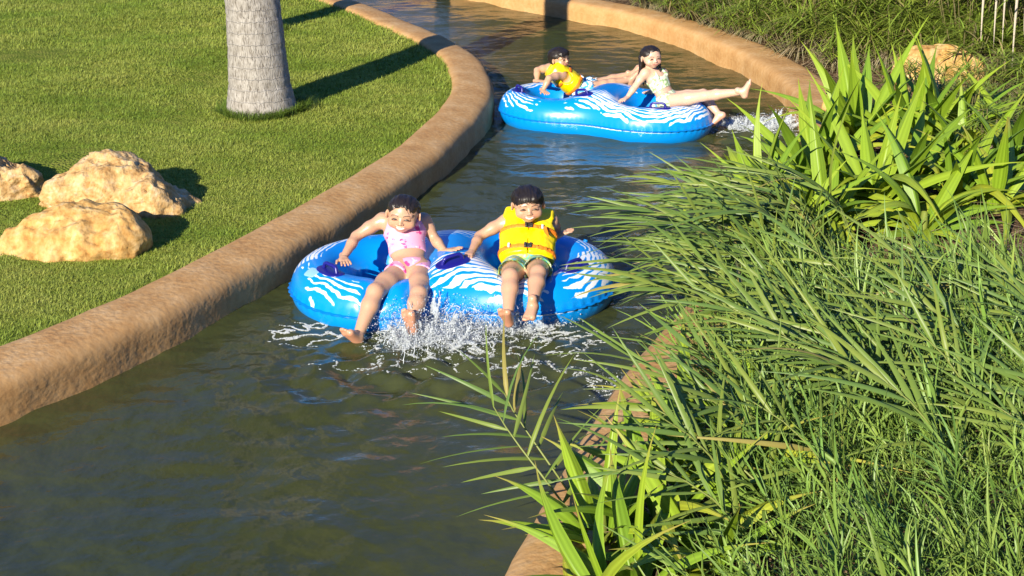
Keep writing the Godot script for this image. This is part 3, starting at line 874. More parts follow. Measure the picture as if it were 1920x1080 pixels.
func make_shrubs() -> void:
	var spiky := []
	for k in 4: spiky.append(rosette_mesh(26, 0.42, 13, 0.21, 0.016, Color(0.20, 0.275, 0.04), 0.36))
	var dark := []
	for k in 3: dark.append(rosette_mesh(12, 0.9, 22, 0.55, 0.022, Color(0.20, 0.275, 0.04), 0.55))
	var tall := []
	for k in 2: tall.append(rosette_mesh(22, 2.1, 20, 0.62, 0.026, Color(0.20, 0.275, 0.04), 0.75))
	var straw := Leaves.new()
	for b in 110:
		var a := rng.randf() * TAU
		var dir := around(a, rng.randf_range(-0.1, 0.8))
		straw.blade(Vector3(cos(a), 0, sin(a)) * rng.randf() * 0.14 + Vector3(0, 0.1, 0), dir, dir.cross(Vector3.UP).normalized(), Vector3(cos(a) * 0.1, -0.7, sin(a) * 0.1), rng.randf_range(0.14, 0.3), 0.008, 3, 1, 0, 0.0, vary(Color(0.36, 0.31, 0.19), 0.25), Color(0.4, 0.35, 0.22))
	var straw_mesh := leaves_mesh(straw)
	# along the land side of the far wall
	for i in range(0, right_path.size(), 1):
		var q := right_path[i]
		if q.y < 10.9 or q.y > 17.8 or i % 4 != 0: continue
		for row in 5:
			var off := 0.50 + row * 0.42 + rng.randf_range(-0.12, 0.12)
			if row == 0 and rng.randf() < 0.2: continue
			var p := q - path_normal(right_path, i) * off
			if p.x > 2.55 and p.y < 12.0 and row < 2: continue
			if rng.randf() < 0.22: continue
			var o := thing("spiky_shrub", W(p, bed_y(p.x, p.y, off)), "low spiky green shrub in the planting along the far wall", "shrub", "spiky shrubs along the far wall")
			o.rotation.y = rng.randf() * TAU
			o.scale = Vector3.ONE * rng.randf_range(0.75, 1.1)
			part("foliage", spiky[rng.randi() % 4], M.leaf, o)
			part("dry_leaves", straw_mesh, M.grass, o)
	for i in 30:
		var p := Vector2(rng.randf_range(2.9, 4.9), rng.randf_range(8.8, 11.8))
		if p.distance_to(Vector2(3.38, 11.5)) < 0.75: continue
		var o := thing("spiky_shrub", W(p, 0.26), "low spiky green shrub on the litter around the half hidden boulder", "shrub", "spiky shrubs around the boulder")
		o.rotation.y = rng.randf() * TAU
		o.scale = Vector3.ONE * rng.randf_range(0.6, 0.95)
		part("foliage", spiky[rng.randi() % 4], M.leaf, o)
		part("dry_leaves", straw_mesh, M.grass, o)
	var places := []
	for i in 26: places.append(Vector2(rng.randf_range(2.9, 6.6), rng.randf_range(11.6, 16.0)))
	for p in places:
		if p.x < 3.3 and p.y < 12.6: continue
		var o := thing("grassy_clump", W(p, 0.24), "arching grassy clump in the shaded planting behind the half hidden boulder", "plant", "grassy clumps in the shade")
		o.rotation.y = rng.randf() * TAU
		o.scale = Vector3.ONE * rng.randf_range(0.7, 1.0)
		part("foliage", dark[rng.randi() % 3], M.leaf, o)
		part("dry_leaves", straw_mesh, M.grass, o, Transform3D(Basis.from_scale(Vector3.ONE * 1.6), Vector3.ZERO))
	for p in [Vector2(4.2, 13.1), Vector2(5.1, 12.6), Vector2(4.9, 14.0), Vector2(3.7, 14.6), Vector2(5.9, 13.6), Vector2(5.4, 15.2), Vector2(4.3, 15.8), Vector2(3.3, 12.9), Vector2(3.9, 12.3), Vector2(4.5, 12.0), Vector2(2.9, 13.6), Vector2(3.2, 14.3), Vector2(2.5, 14.6)]:  # latter half added, crowns above view, to cast shade into this corner
		var o := thing("screw_pine", W(p, 0.24), "tall spiky leaved bush shading the planting behind the half hidden boulder", "shrub", "tall bushes behind the boulder")
		o.rotation.y = rng.randf() * TAU
		o.scale = Vector3.ONE * rng.randf_range(0.85, 1.1)
		part("foliage", tall[rng.randi() % 2], M.leaf, o)
		if p.x > 3.9 and p.x < 4.4 and p.y < 14.0:
			for k in 7:
				var l := Leaves.new()
				l.blade(Vector3(0, 1.15 + 0.1 * (k % 3), 0), Vector3(0, -1, 0), Vector3.RIGHT, Vector3(0.02, 0, 0.03), 0.85 + 0.1 * (k % 4), 0.035, 5, 2, 0, 0.3, Color(0.5, 0.44, 0.36), Color(0.45, 0.38, 0.3))
				part("hanging_dry_leaf", leaves_mesh(l), M.grass, o, Transform3D(Basis.IDENTITY, Vector3(-0.3 + 0.1 * k, 0, 0.75 + 0.05 * (k % 2))))
	rock("boulder", W(Vector2(3.38, 11.5), 0.2), [[Vector3(0, 0.08, 0), Vector3(0.38, 0.28, 0.26), 0.0], [Vector3(0.2, 0.02, 0.05), Vector3(0.24, 0.2, 0.2), 0.0]], [[Vector3(0.2, 0.5, 0.8), 0.22]], 0.02, 0.7, M.rock_gold, "rounded tan boulder half hidden behind the bright lilies", "")
	rock("boulder", on_level(1572, 205, 0.2), [[Vector3(0, 0.02, 0), Vector3(0.12, 0.1, 0.09), 0.0]], [], 0.012, 0.7, M.rock_gold, "small tan stone lying on the wall under the bright lilies", "")

func make_far_trees() -> void:
	# the trees that the still water at the far bend mirrors
	var crowns := []
	for v in 2:
		var l := Leaves.new()
		var lobes := []
		for k in 10: lobes.append(Vector3(rng.randf_range(-1, 1) * 1.5, lerpf(1.3, 5.0, rng.randf()), rng.randf_range(-1, 1) * 1.5))
		for k in 2600:
			var c: Vector3 = lobes[rng.randi() % 10]
			var out := around(rng.randf() * TAU, rng.randf_range(-1.2, 1.5))
			var dir := around(rng.randf() * TAU, rng.randf_range(-0.7, 1.0))
			var col := vary(Color(0.05, 0.085, 0.02), 0.3)
			l.blade(c + out * pow(rng.randf(), 0.4), dir, dir.cross(Vector3(0.1, 1, 0.2)).normalized(), Vector3(0, -0.25, 0), 0.38, 0.16, 2, 1, 1, 0.0, col, col)
		crowns.append(leaves_mesh(l))
	for p in [[Vector2(1.2, 22.6), 4.6, 2.1], [Vector2(4.4, 20.4), 5.0, 2.0], [Vector2(8.0, 19.0), 5.4, 2.2], [Vector2(-7.0, -7.8), 5.0, 2.0], [Vector2(-9.0, -7.4), 5.0, 2.0]]:
		var t := thing("broadleaf_tree", W(p[0], 0.2), "dense green tree on the far bank beyond the bend" if p[0].y > 0.0 else "dense green tree on the near lawn that shades the water", "tree", "leafy trees beside the river")
		var tr := Leaves.new()
		tr.stalk([Vector3(0, -0.1, 0), Vector3(0.05, 1.2, 0), Vector3(0, 2.4, 0.05), Vector3(0.05, p[1] * 0.8, 0)], 0.16, 0.05, Color(0.16, 0.12, 0.08), 8)
		part("trunk", leaves_mesh(tr), M.grass, t)
		part("crown", crowns[rng.randi() % 2], M.leaf, t, Transform3D(Basis(Vector3.UP, rng.randf() * TAU).scaled(Vector3(p[2] / 2.1, p[1] / 5.0, p[2] / 2.1)), Vector3.ZERO))

# ---------------------------------------------------------------- the two inflated double floats
const TUBE_R := 0.362      # ring of each lobe
const TUBE_T := 0.150      # thickness of the tube
const TUBE_C := 0.345      # half the distance between the lobes
const TUBE_UP := 0.082     # height of the seam above the water
var near_tube: Transform3D
var far_tube: Transform3D
var tube_data := []

func tube_d(p: Vector3) -> float:
	var a := Vector2(Vector2(p.x - TUBE_C, p.z).length() - TUBE_R, p.y).length() - TUBE_T
	var b := Vector2(Vector2(p.x + TUBE_C, p.z).length() - TUBE_R, p.y).length() - TUBE_T
	var h := maxf(0.26 - absf(a - b), 0.0)
	return minf(a, b) - h * h * 0.25 / 0.26

func tube_n(p: Vector3) -> Vector3:
	var e := 0.004
	return Vector3(tube_d(p + Vector3(e, 0, 0)) - tube_d(p - Vector3(e, 0, 0)), tube_d(p + Vector3(0, e, 0)) - tube_d(p - Vector3(0, e, 0)), tube_d(p + Vector3(0, 0, e)) - tube_d(p - Vector3(0, 0, e))).normalized()

# height of the upper skin of the float above its seam
func tube_top(x: float, z: float) -> float:
	var y := 0.35
	for i in 60:
		var d := tube_d(Vector3(x, y, z))
		if d < 0.0005: return y
		y -= maxf(d * 0.9, 0.001)
		if y < -0.05: break
	return -1.0

func tube_outline(a: float) -> Vector3:
	var r := 1.2
	for i in 60:
		var d := tube_d(Vector3(cos(a) * r, 0, sin(a) * r))
		if d < 0.0005: break
		r -= d * 0.8
	return Vector3(cos(a) * r, 0, sin(a) * r)

func print_texture() -> ImageTexture:
	# white waves printed on the blue vinyl
	var w := 1024
	var h := 640
	var im := Image.create(w, h, false, Image.FORMAT_RGB8)
	var blue := Color(0.0, 0.245, 0.74).linear_to_srgb()
	var white := Color(0.80, 0.84, 0.88).linear_to_srgb()
	for j in h:
		var z := (float(j) / (h - 1) - 0.5) * 1.2
		for i in w:
			var x := (float(i) / (w - 1) - 0.5) * 1.9
			var la := Vector2(absf(x) - TUBE_C, z)
			var rho := la.length() - TUBE_R
			if absf(x) < 0.3 and absf(z) < 0.5: rho = minf(rho, TUBE_T)
			var env := 0.0
			if z > 0.0:
				env = maxf(maxf(0.55 * exp(-pow((x + 0.62) / 0.15, 4)), exp(-pow((x - 0.13) / 0.27, 4))), exp(-pow((x - 0.72) / 0.17, 4)))
			else:
				env = maxf(exp(-pow((x + 0.40) / 0.5, 6)), 0.55 * exp(-pow((x - 0.62) / 0.2, 4))) * (1.0 - 0.5 * exp(-pow((x + 0.42) / 0.09, 2)))
			var band := smoothstep(-0.08, -0.02, rho) * (1.0 - smoothstep(0.12, 0.15, rho))
			if z < 0.0: band = smoothstep(-0.03, 0.03, rho) * (1.0 - smoothstep(0.12, 0.15, rho))
			elif x < -0.3: band = smoothstep(0.02, 0.06, rho) * (1.0 - smoothstep(0.13, 0.155, rho))
			if absf(x) < 0.28 and absf(z) < 0.42: band = smoothstep(0.10, 0.24, absf(z))
			var e := env * band
			var c := blue
			if e > 0.05:
				var flow := rho + 0.035 * sin(x * 7.0 + (0.6 if z > 0 else 2.0)) + 0.022 * nz.get_noise_2d(x * 3.0, z * 5.0 + 20.0)
				if absf(x) < 0.28: flow = absf(z) * 0.8 + 0.05 * sin(x * 7.0 + 0.6) + 0.022 * nz.get_noise_2d(x * 3.0, z * 5.0 + 20.0)
				var s := sin(flow * TAU / 0.030 + 1.5 * nz.get_noise_2d(x * 6.0, z * 9.0))
				s += 0.9 * nz.get_noise_2d(x * 11.0 + 40.0, z * 11.0)
				if s > lerpf(1.35, -0.5, clampf(e * 1.1, 0.0, 1.0)): c = white
			im.set_pixel(i, j, c)
	return ImageTexture.create_from_image(im)

func make_tube_mesh() -> void:
	var f := Field.new(Vector3(-0.95, -0.22, -0.58), Vector3(0.95, 0.22, 0.58), 0.0175)
	var at := 0
	for z in f.nk:
		for y in f.ny:
			for x in f.nx:
				f.v[at] = tube_d(f.o + Vector3(x, y, z) * f.c)
				at += 1
	var r := f.surface()
	var v: PackedVector3Array = r[0]
	var uv := PackedVector2Array()
	for i in v.size():
		var nn := tube_n(v[i])
		# pull onto the skin; the welded seams pucker the vinyl a little
		v[i] -= nn * tube_d(v[i])
		var a := atan2(v[i].z, v[i].x)
		var seam := exp(-pow(v[i].y / 0.03, 2))
		v[i] += nn * (0.003 * sin(a * 85.0) * seam + 0.0015 * nz.get_noise_3d(v[i].x * 6.0, v[i].y * 6.0, v[i].z * 6.0))
		uv.append(Vector2(v[i].x / 1.9 + 0.5, v[i].z / 1.2 + 0.5) if v[i].y > -0.004 else Vector2(0.5, 0.5))
	tube_data = [v, r[1], uv]
	var m := std(Color.WHITE, 0.30, 0.5)
	m.albedo_texture = print_texture()
	m.clearcoat_enabled = true
	m.clearcoat = 0.2
	m.clearcoat_roughness = 0.12
	M.vinyl = m
	M.seam = std(L(0.0, 0.17, 0.55), 0.3)
	M.handle = std(L(0.012, 0.012, 0.20), 0.32)
	M.care = std(L(0.25, 0.48, 0.78), 0.5)

func seam_mesh() -> ArrayMesh:
	var pts := PackedVector3Array()
	var rows := 240
	for i in rows + 1:
		var a := TAU * i / rows
		var p := tube_outline(a)
		var out := tube_n(p)
		out.y = 0.0
		out = out.normalized()
		var reach := 0.012 + 0.006 * sin(a * 85.0)
		pts.append(p - out * 0.006 + Vector3(0, 0.007, 0))
		pts.append(p + out * reach + Vector3(0, 0.0025, 0))
		pts.append(p + out * reach - Vector3(0, 0.0025, 0))
		pts.append(p - out * 0.006 - Vector3(0, 0.007, 0))
	return grid_mesh(rows + 1, 4, pts)

func patch_mesh(x: float, z: float, turn: float, lx: float, lz: float, lift: float, square: float) -> ArrayMesh:
	# a thin pad that follows the skin
	var pts := PackedVector3Array()
	var rows := 11
	for i in rows:
		for j in 28:
			var a := TAU * j / 28
			var rr: float = [0.0, 0.15, 0.3, 0.45, 0.6, 0.75, 0.88, 0.96, 1.0, 1.02, 1.03][i]
			var e := Vector2(signf(cos(a)) * pow(absf(cos(a)), square), signf(sin(a)) * pow(absf(sin(a)), square)) * rr
			var q := Vector2(e.x * lx, e.y * lz).rotated(turn) + Vector2(x, z)
			var p := Vector3(q.x, 0.0, q.y)
			# walk down to the skin along the pad's own normal
			var up := tube_n(Vector3(x, tube_top(x, z), z))
			p = Vector3(x, tube_top(x, z), z)
			var tx := Vector3(cos(turn), 0, sin(turn))
			tx = (tx - up * tx.dot(up)).normalized()
			var tz := tx.cross(up).normalized() * -1.0
			p += tx * e.x * lx + tz * e.y * lz
			for k in 4: p -= tube_n(p) * tube_d(p)
			pts.append(p + tube_n(p) * (lift if i < 8 else [0.0, 0.0, 0.0, 0.0, 0.0, 0.0, 0.0, 0.0, lift * 0.8, lift * 0.3, -0.002][i]))
	return grid_mesh(rows, 28, pts, PackedVector2Array(), PackedColorArray(), true)

func grip_mesh(x: float, z: float, turn: float, half: float) -> ArrayMesh:
	var top := Vector3(x, tube_top(x, z), z)
	var up := tube_n(top)
	var tx := Vector3(cos(turn), 0, sin(turn))
	tx = (tx - up * tx.dot(up)).normalized()
	var l := Leaves.new()
	var pts := []
	for k in 13:
		var u := k / 12.0 * 2.0 - 1.0
		var p := top + tx * half * u
		for s in 3: p -= tube_n(p) * tube_d(p)
		pts.append(p + up * 0.036 * pow(maxf(0.0, 1.0 - pow(absf(u), 5.0)), 0.5) - up * 0.002)
	l.stalk(pts, 0.010, 0.010, Color.WHITE, 8)
	return arr_mesh(l.v, l.i)

func make_tube(at: Transform3D, label: String, who: Array, grips: Array) -> void:
	var t := thing("double_float", at.origin, label, "float", "blue double floats on the river")
	t.transform = at
	part("body", arr_mesh(press_into((tube_data[0] as PackedVector3Array).duplicate(), at, who), tube_data[1], PackedVector3Array(), tube_data[2]), M.vinyl, t)
	part("seam", seam_mesh(), M.seam, t)
	for h in grips:
		var hd := part("handle", patch_mesh(h[0], h[1], -h[2], 0.095, 0.05, 0.005, 0.8), M.handle, t)
		part("grip", grip_mesh(h[0], h[1], -h[2], 0.06), M.handle, hd)
	part("care_label", patch_mesh(-0.735, 0.17, 0.9, 0.045, 0.032, 0.0025, 0.35), M.care, t)
	var l := Leaves.new()
	var v0 := Vector3(0.72, tube_top(0.72, -0.2), -0.2)
	l.stalk([v0 - tube_n(v0) * 0.004, v0 + tube_n(v0) * 0.012], 0.014, 0.011, Color.WHITE, 10)
	part("valve", arr_mesh(l.v, l.i), M.seam, t)

func make_floats(near_limbs: Array, far_limbs: Array) -> void:
	make_tube_mesh()
	near_tube = Transform3D(Basis(Vector3.UP, deg_to_rad(5.0)), Vector3(-0.303, TUBE_UP, -7.29))
	far_tube = Transform3D(Basis(Vector3.UP, deg_to_rad(180.0 - 24.0)) * Basis.from_scale(Vector3(1, 1, 0.86)), Vector3(0.715, TUBE_UP, -11.15))
	make_tube(near_tube, "blue double float with white wave print by the reeds, its riders kicking up splashes", near_limbs, [[-0.64, 0.20, -0.95], [-0.02, 0.26, 0.45], [0.60, 0.25, 0.75]])
	make_tube(far_tube, "blue double float at the bend, its riders turned towards the far wall", far_limbs, [[0.66, -0.16, -0.8], [0.10, -0.26, -0.3], [-0.52, -0.30, 0.25]])

# ---------------------------------------------------------------- the four riders
class Hide:
	var v := PackedVector3Array()
	var i := PackedInt32Array()
	var c := PackedColorArray()
	func add(r: Array, col: Callable, xf := Transform3D.IDENTITY) -> void:
		var base := v.size()
		for p in r[0]:
			v.append(xf * (p as Vector3))
			c.append(col.call(p))
		for k in r[1]: i.append(base + k)

var limbs: Array = []          # [a, b, radius a, radius b] of thighs and seats, which press into the near float

func head_field(s: Dictionary) -> Field:
	var f := Field.new(Vector3(-0.095, -0.125, -0.115), Vector3(0.095, 0.11, 0.11), 0.0031)
	var B := Basis.IDENTITY
	f.ell(Vector3(0, 0.030, -0.012), Vector3(0.0745, 0.070, 0.089), B, 0.01)
	f.ell(Vector3(0, -0.022, 0.016), Vector3(0.0655, 0.068, 0.066), B, 0.03)
	f.cap(Vector3(0, -0.05, -0.02), Vector3(0, -0.13, -0.038), 0.034, 0.036, 0.02)
	f.ell(Vector3(0, -0.078, 0.046), Vector3(0.022, 0.015, 0.020), B, 0.022)
	for x in [-1.0, 1.0]:
		f.ell(Vector3(0.037 * x, -0.040, 0.047), Vector3(0.027, 0.025, 0.026) * (1.06 if s.smile else 1.0), B, 0.018)
		f.ell(Vector3(0.028 * x, 0.014, 0.064), Vector3(0.024, 0.009, 0.012), B, 0.014)
		f.ell(Vector3(0.031 * x, -0.006, 0.090), Vector3(0.019, 0.008, 0.013), B, -0.010)
		f.ell(Vector3(0.031 * x, -0.008, 0.0712), Vector3(0.0165, 0.0085, 0.0105), B, 0.003)
	f.cap(Vector3(0, -0.006, 0.079), Vector3(0, -0.028, 0.0895), 0.0055, 0.0088, 0.010)
	for x in [-1.0, 1.0]: f.ell(Vector3(0.0095 * x, -0.032, 0.0842), Vector3(0.0075, 0.0062, 0.008), B, 0.004)
	f.ell(Vector3(0, -0.055, 0.066), Vector3(0.030, 0.017, 0.017), B, 0.014)
	for k in 5:
		var x0 := -0.024 + 0.0096 * k
		var x1 := x0 + 0.0096
		f.cap(Vector3(x0, mouth_y(x0) + 0.0045, 0.0825 - 9.0 * x0 * x0), Vector3(x1, mouth_y(x1) + 0.0045, 0.0825 - 9.0 * x1 * x1), 0.0032, 0.0032, 0.003)
		f.cap(Vector3(x0, mouth_y(x0) - 0.0055, 0.0815 - 9.0 * x0 * x0), Vector3(x1, mouth_y(x1) - 0.0055, 0.0815 - 9.0 * x1 * x1), 0.0038, 0.0038, 0.003)
	for x in [-1.0, 1.0]:
		var e := Basis(Vector3.UP, 0.45 * x)
		f.ell(Vector3(0.079 * x, -0.012, -0.010), Vector3(0.0075, 0.027, 0.017), e, 0.006)
		f.ell(Vector3(0.088 * x, -0.010, -0.006), Vector3(0.006, 0.016, 0.009), e, -0.004)
	return f

func mouth_y(x: float) -> float:
	return -0.0575 + 14.0 * x * x

func face_color(p: Vector3, skin: Color, s: Dictionary) -> Color:
	var c := skin
	var ax := absf(p.x)
	if p.z > 0.03:
		var blush := exp(-(pow((ax - 0.036) / 0.02, 2) + pow((p.y + 0.038) / 0.02, 2)))
		c = c.lerp(Color(skin.r * 1.02, skin.g * 0.80, skin.b * 0.76), blush * 0.6)
		# brows
		var by := 0.0135 + 0.0055 * (1.0 - pow((ax - 0.031) / 0.018, 2))
		if ax > 0.011 and ax < 0.048:
			c = c.lerp(Color(0.035, 0.02, 0.014), 0.85 * clampf(1.5 - absf(p.y - by) / 0.0030, 0.0, 1.0))
		# narrowed eyes: the lash line, dark between the lids
		var ey := -0.0095 + 0.005 * (1.0 - pow((ax - 0.0305) / 0.015, 2))
		if ax > 0.0135 and ax < 0.0455:
			var lid := float(s.eye) * (1.15 - pow((ax - 0.0295) / 0.0175, 2))
			c = c.lerp(Color(0.010, 0.007, 0.005), 0.97 * clampf(1.6 - absf(p.y - ey) / maxf(lid, 0.0008), 0.0, 1.0))
		# lips and teeth
		var my := mouth_y(p.x)
		if ax < 0.0265:
			var lip := clampf(1.6 - absf(p.y - my) / 0.0075, 0.0, 1.0)
			c = c.lerp(Color(0.46, 0.15, 0.12), 0.72 * lip)
			if s.smile and ax < 0.0205 and absf(p.y - my + 0.0003) < 0.0042 * (1.0 - pow(ax / 0.0235, 2)) + 0.0008: c = Color(0.78, 0.74, 0.68)
			elif not s.smile and absf(p.y - my) < 0.0014: c = Color(0.16, 0.05, 0.04)
		if p.y < -0.034 and p.y > -0.041 and ax > 0.003 and ax < 0.010 and p.z > 0.08: c = c.lerp(Color(0.14, 0.05, 0.035), 0.6)
	return c

func hair_mesh(s: Dictionary, xf: Transform3D) -> ArrayMesh:
	var f := Field.new(Vector3(-0.11, -0.34 if s.hair == "long" else -0.16, -0.15), Vector3(0.11, 0.12, 0.12), 0.0036)
	var B := Basis.IDENTITY
	if s.hair == "short":
		f.ell(Vector3(0, 0.034, -0.015), Vector3(0.0815, 0.078, 0.0975), B, 0.01)
		f.ell(Vector3(0, 0.0, -0.04), Vector3(0.078, 0.075, 0.068), B, 0.01)
		f.ell(Vector3(0, 0.055, 0.055), Vector3(0.06, 0.03, 0.034), B, 0.02)
		f.ell(Vector3(0, -0.045, 0.085), Vector3(0.066, 0.088, 0.072), B, -0.006)
		for x in [-1.0, 1.0]: f.ell(Vector3(0.084 * x, -0.022, 0.004), Vector3(0.022, 0.036, 0.034), B, -0.006)
		f.clip(Vector3(0, -1, 0.35).normalized(), 0.045, 0.004)
		# fringe in wet points over the brow
		for k in 11:
			var u := k / 10.0 * 2.0 - 1.0
			var top := Vector3(0.056 * u, 0.066, 0.062 * sqrt(1.0 - 0.55 * u * u) + 0.004)
			var dn := 0.022 + 0.024 * nz.get_noise_1d(k * 7.3 + float(s.seed)) + 0.008 * u * u
			f.cap(top, Vector3(0.060 * u + 0.004 * nz.get_noise_1d(k * 3.1), top.y - dn, 0.080 * sqrt(1.0 - 0.62 * u * u) + 0.004), 0.009, 0.0025, 0.003)
	else:
		f.ell(Vector3(0, 0.034, -0.016), Vector3(0.0785, 0.0735, 0.094), B, 0.01)
		f.ell(Vector3(0, -0.005, -0.045), Vector3(0.073, 0.075, 0.060), B, 0.01)
		f.ell(Vector3(0.004, -0.030, 0.088), Vector3(0.067, 0.098, 0.078), B, -0.006)
		for x in [-1.0, 1.0]: f.ell(Vector3(0.084 * x, -0.020, 0.004), Vector3(0.024, 0.036, 0.032), B, -0.005)
		if s.hair == "long":
			for k in 9:
				var u := k / 8.0 * 2.0 - 1.0
				var a := Vector3(0.062 * u, 0.0, -0.075 + 0.02 * u * u)
				f.cap(a, Vector3(0.066 * u, -0.14, -0.095 + 0.03 * u * u), 0.022, 0.016, 0.008)
				f.cap(Vector3(0.066 * u, -0.14, -0.095 + 0.03 * u * u), Vector3(0.055 * u + 0.01 * nz.get_noise_1d(k * 5.0), -0.25 - 0.02 * (k % 3), -0.10 + 0.03 * u * u), 0.016, 0.004, 0.006)
			f.cap(Vector3(0.070, -0.01, -0.02), Vector3(0.072, -0.12, 0.005), 0.012, 0.010, 0.006)
			f.cap(Vector3(0.072, -0.12, 0.005), Vector3(0.070, -0.24, 0.015), 0.010, 0.003, 0.006)
			f.cap(Vector3(-0.070, -0.01, -0.04), Vector3(-0.068, -0.14, -0.05), 0.012, 0.008, 0.006)
		else:
			f.cap(Vector3(0, -0.01, -0.085), Vector3(0.01, -0.12, -0.085), 0.034, 0.022, 0.02)
			f.clip(Vector3(0, -1, 0.2).normalized(), 0.13, 0.0)
			f.cap(Vector3(0.026, 0.058, 0.066), Vector3(0.040, 0.020, 0.072), 0.004, 0.002, 0.002)
			f.cap(Vector3(0.034, 0.054, 0.060), Vector3(0.050, 0.012, 0.062), 0.004, 0.002, 0.002)
	var r := f.surface()
	var v: PackedVector3Array = r[0]
	var n := smooth_normals(v, r[1])
	var sd: float = s.seed
	for k in v.size():
		var p := v[k]
		# combed locks: grooves that run back from the brow or down from the crown
		var lock := nz.get_noise_3d(p.x * 34.0 + sd, p.y * (9.0 if s.hair == "short" else 14.0), p.z * 7.0) * 0.0075 + nz.get_noise_3d(p.x * 80.0, p.y * 20.0, p.z * 16.0 + sd) * 0.002
		v[k] = xf * (p + n[k] * lock)
	# loose wet strands that break up the outline
	var l := Leaves.new()
	var idx: PackedInt32Array = r[1]
	rng.seed = int(sd) + 100
	var out_ := 0.0
	for k in range(0, n.size(), 7): out_ += n[k].dot((xf.affine_inverse() * v[k]) - Vector3(0, 0.02, -0.02))
	if out_ < 0.0:
		for k in n.size(): n[k] = -n[k]
	var crown := Vector3(0.008, 0.11, -0.045)
	for k in (520 if s.hair == "short" else 360):
		var q := rng.randi() % v.size()
		var p0 := xf.affine_inverse() * v[q]
		if p0.y < -0.10: continue
		var flow := (p0 - crown) if s.hair == "short" else Vector3(p0.x * 0.4, -0.35 - p0.y, -1.0)
		if s.hair == "long" and p0.z < -0.03: flow = Vector3(0, -1, -0.2)
		flow += Vector3(rng.randf_range(-0.5, 0.5), rng.randf_range(-0.3, 0.3), rng.randf_range(-0.5, 0.5)) * flow.length() * 0.5
		var nn := n[q]
		flow = (flow - nn * flow.dot(nn)).normalized()
		var ln := rng.randf_range(0.018, 0.040)
		var from := xf * (p0 - nn * 0.001)
		var dir := (xf.basis * (flow + nn * rng.randf_range(0.05, 0.30))).normalized()
		var sd2 := dir.cross(xf.basis * nn).normalized()
		l.blade(from, dir, sd2, (xf.basis * -nn).normalized() * 0.25, ln, rng.randf_range(0.003, 0.006), 3, 1, 0, 0.0, Color.WHITE, Color.WHITE)
	var base := v.size()
	for p in l.v: v.append(p)
	for k in l.i: idx.append(base + k)
	return arr_mesh(v, idx)

func hand(sk: Hide, wrist: Vector3, tip: Vector3, back: Vector3, thumb_side: float, size: float, spread: float, curl: float, skin: Color) -> void:
	var fw := (tip - wrist).normalized()
	var sd := fw.cross(back).normalized() * thumb_side
	var up := sd.cross(fw) * thumb_side
	up = up if up.dot(back) > 0 else -up
	var f := Field.new(wrist - Vector3.ONE * 0.135 * size, wrist + Vector3.ONE * 0.135 * size, 0.0034)
	f.cap(wrist - fw * 0.03, wrist + fw * 0.01 * size, 0.019 * size, 0.0175 * size, 0.006)
	for k in 4:
		var o: float = [0.019, 0.0065, -0.006, -0.0175][k] * size
		f.cap(wrist + sd * o * 0.6, wrist + fw * 0.058 * size + sd * o + up * 0.002, 0.013 * size, 0.0092 * size, 0.010)
	for k in 4:
		var o: float = [0.0205, 0.0068, -0.0068, -0.0195][k] * size
		var ln: float = [0.046, 0.052, 0.048, 0.038][k] * size
		var a := wrist + fw * (0.058 - 0.05 * absf(o)) * size + sd * o
		var d1 := (fw + sd * o * spread / 0.02 / size + up * 0.10).normalized()
		var b := a + d1 * ln * 0.55
		var d2 := (d1 - up * curl).normalized()
		f.cap(a, b, 0.0078 * size, 0.0070 * size, 0.003)
		f.cap(b, b + d2 * ln * 0.5, 0.0070 * size, 0.0056 * size, 0.002)
	var ta := wrist + fw * 0.018 * size + sd * 0.020 * size - up * 0.002
	var tb := ta + (fw * 0.75 + sd * 0.8).normalized() * 0.030 * size
	f.cap(ta, tb, 0.0105 * size, 0.0085 * size, 0.008)
	f.cap(tb, tb + (fw * 0.95 + sd * 0.35 - up * curl * 0.5).normalized() * 0.024 * size, 0.0085 * size, 0.0062 * size, 0.003)
	var nail := Color(skin.r * 1.04, skin.g * 0.92, skin.b * 0.92)
	sk.add(f.surface(), func(p): return skin.lerp(nail, smoothstep(0.07, 0.11, (p - wrist).dot(fw))))

func foot(sk: Hide, ankle: Vector3, tip: Vector3, sole: Vector3, size: float, skin: Color) -> void:
	var fw := (tip - ankle)
	var dn := sole.normalized()
	fw = (fw - dn * fw.dot(dn)).normalized()
	var sd := fw.cross(dn).normalized()
	var f := Field.new(ankle - Vector3.ONE * 0.16 * size, ankle + Vector3.ONE * 0.16 * size, 0.0042)
	var heel := ankle + dn * 0.030 * size - fw * 0.022 * size
	f.cap(ankle - dn * 0.035 * size, ankle + dn * 0.008 * size, 0.026 * size, 0.027 * size, 0.01)
	f.cap(ankle, heel, 0.025 * size, 0.0245 * size, 0.012)
	for s in [-1.0, 1.0]:
		f.cap(ankle + dn * 0.012 * size + sd * 0.006 * s * size, ankle + dn * 0.032 * size + fw * 0.080 * size + sd * 0.016 * s * size, 0.024 * size, 0.0165 * size, 0.014)
		f.cap(heel, ankle + dn * 0.035 * size + fw * 0.080 * size + sd * 0.017 * s * size, 0.022 * size, 0.0155 * size, 0.012)
	for k in 5:
		var o: float = [-0.024, -0.0105, 0.0015, 0.013, 0.024][k] * size
		var ln: float = [0.034, 0.033, 0.030, 0.026, 0.020][k] * size
		var r: float = [0.0105, 0.008, 0.0075, 0.0072, 0.0068][k] * size
		var a := ankle + dn * 0.037 * size + fw * (0.080 - 0.012 * absf(k - 1.0) * 0.5) * size + sd * o
		f.cap(a, a + fw * ln - dn * 0.004, r * 1.1, r, 0.005)
	var pink := Color(skin.r * 1.03, skin.g * 0.80, skin.b * 0.78)
	sk.add(f.surface(), func(p): return skin.lerp(pink, 0.75 * smoothstep(0.02, 0.045, (p - ankle).dot(dn))))

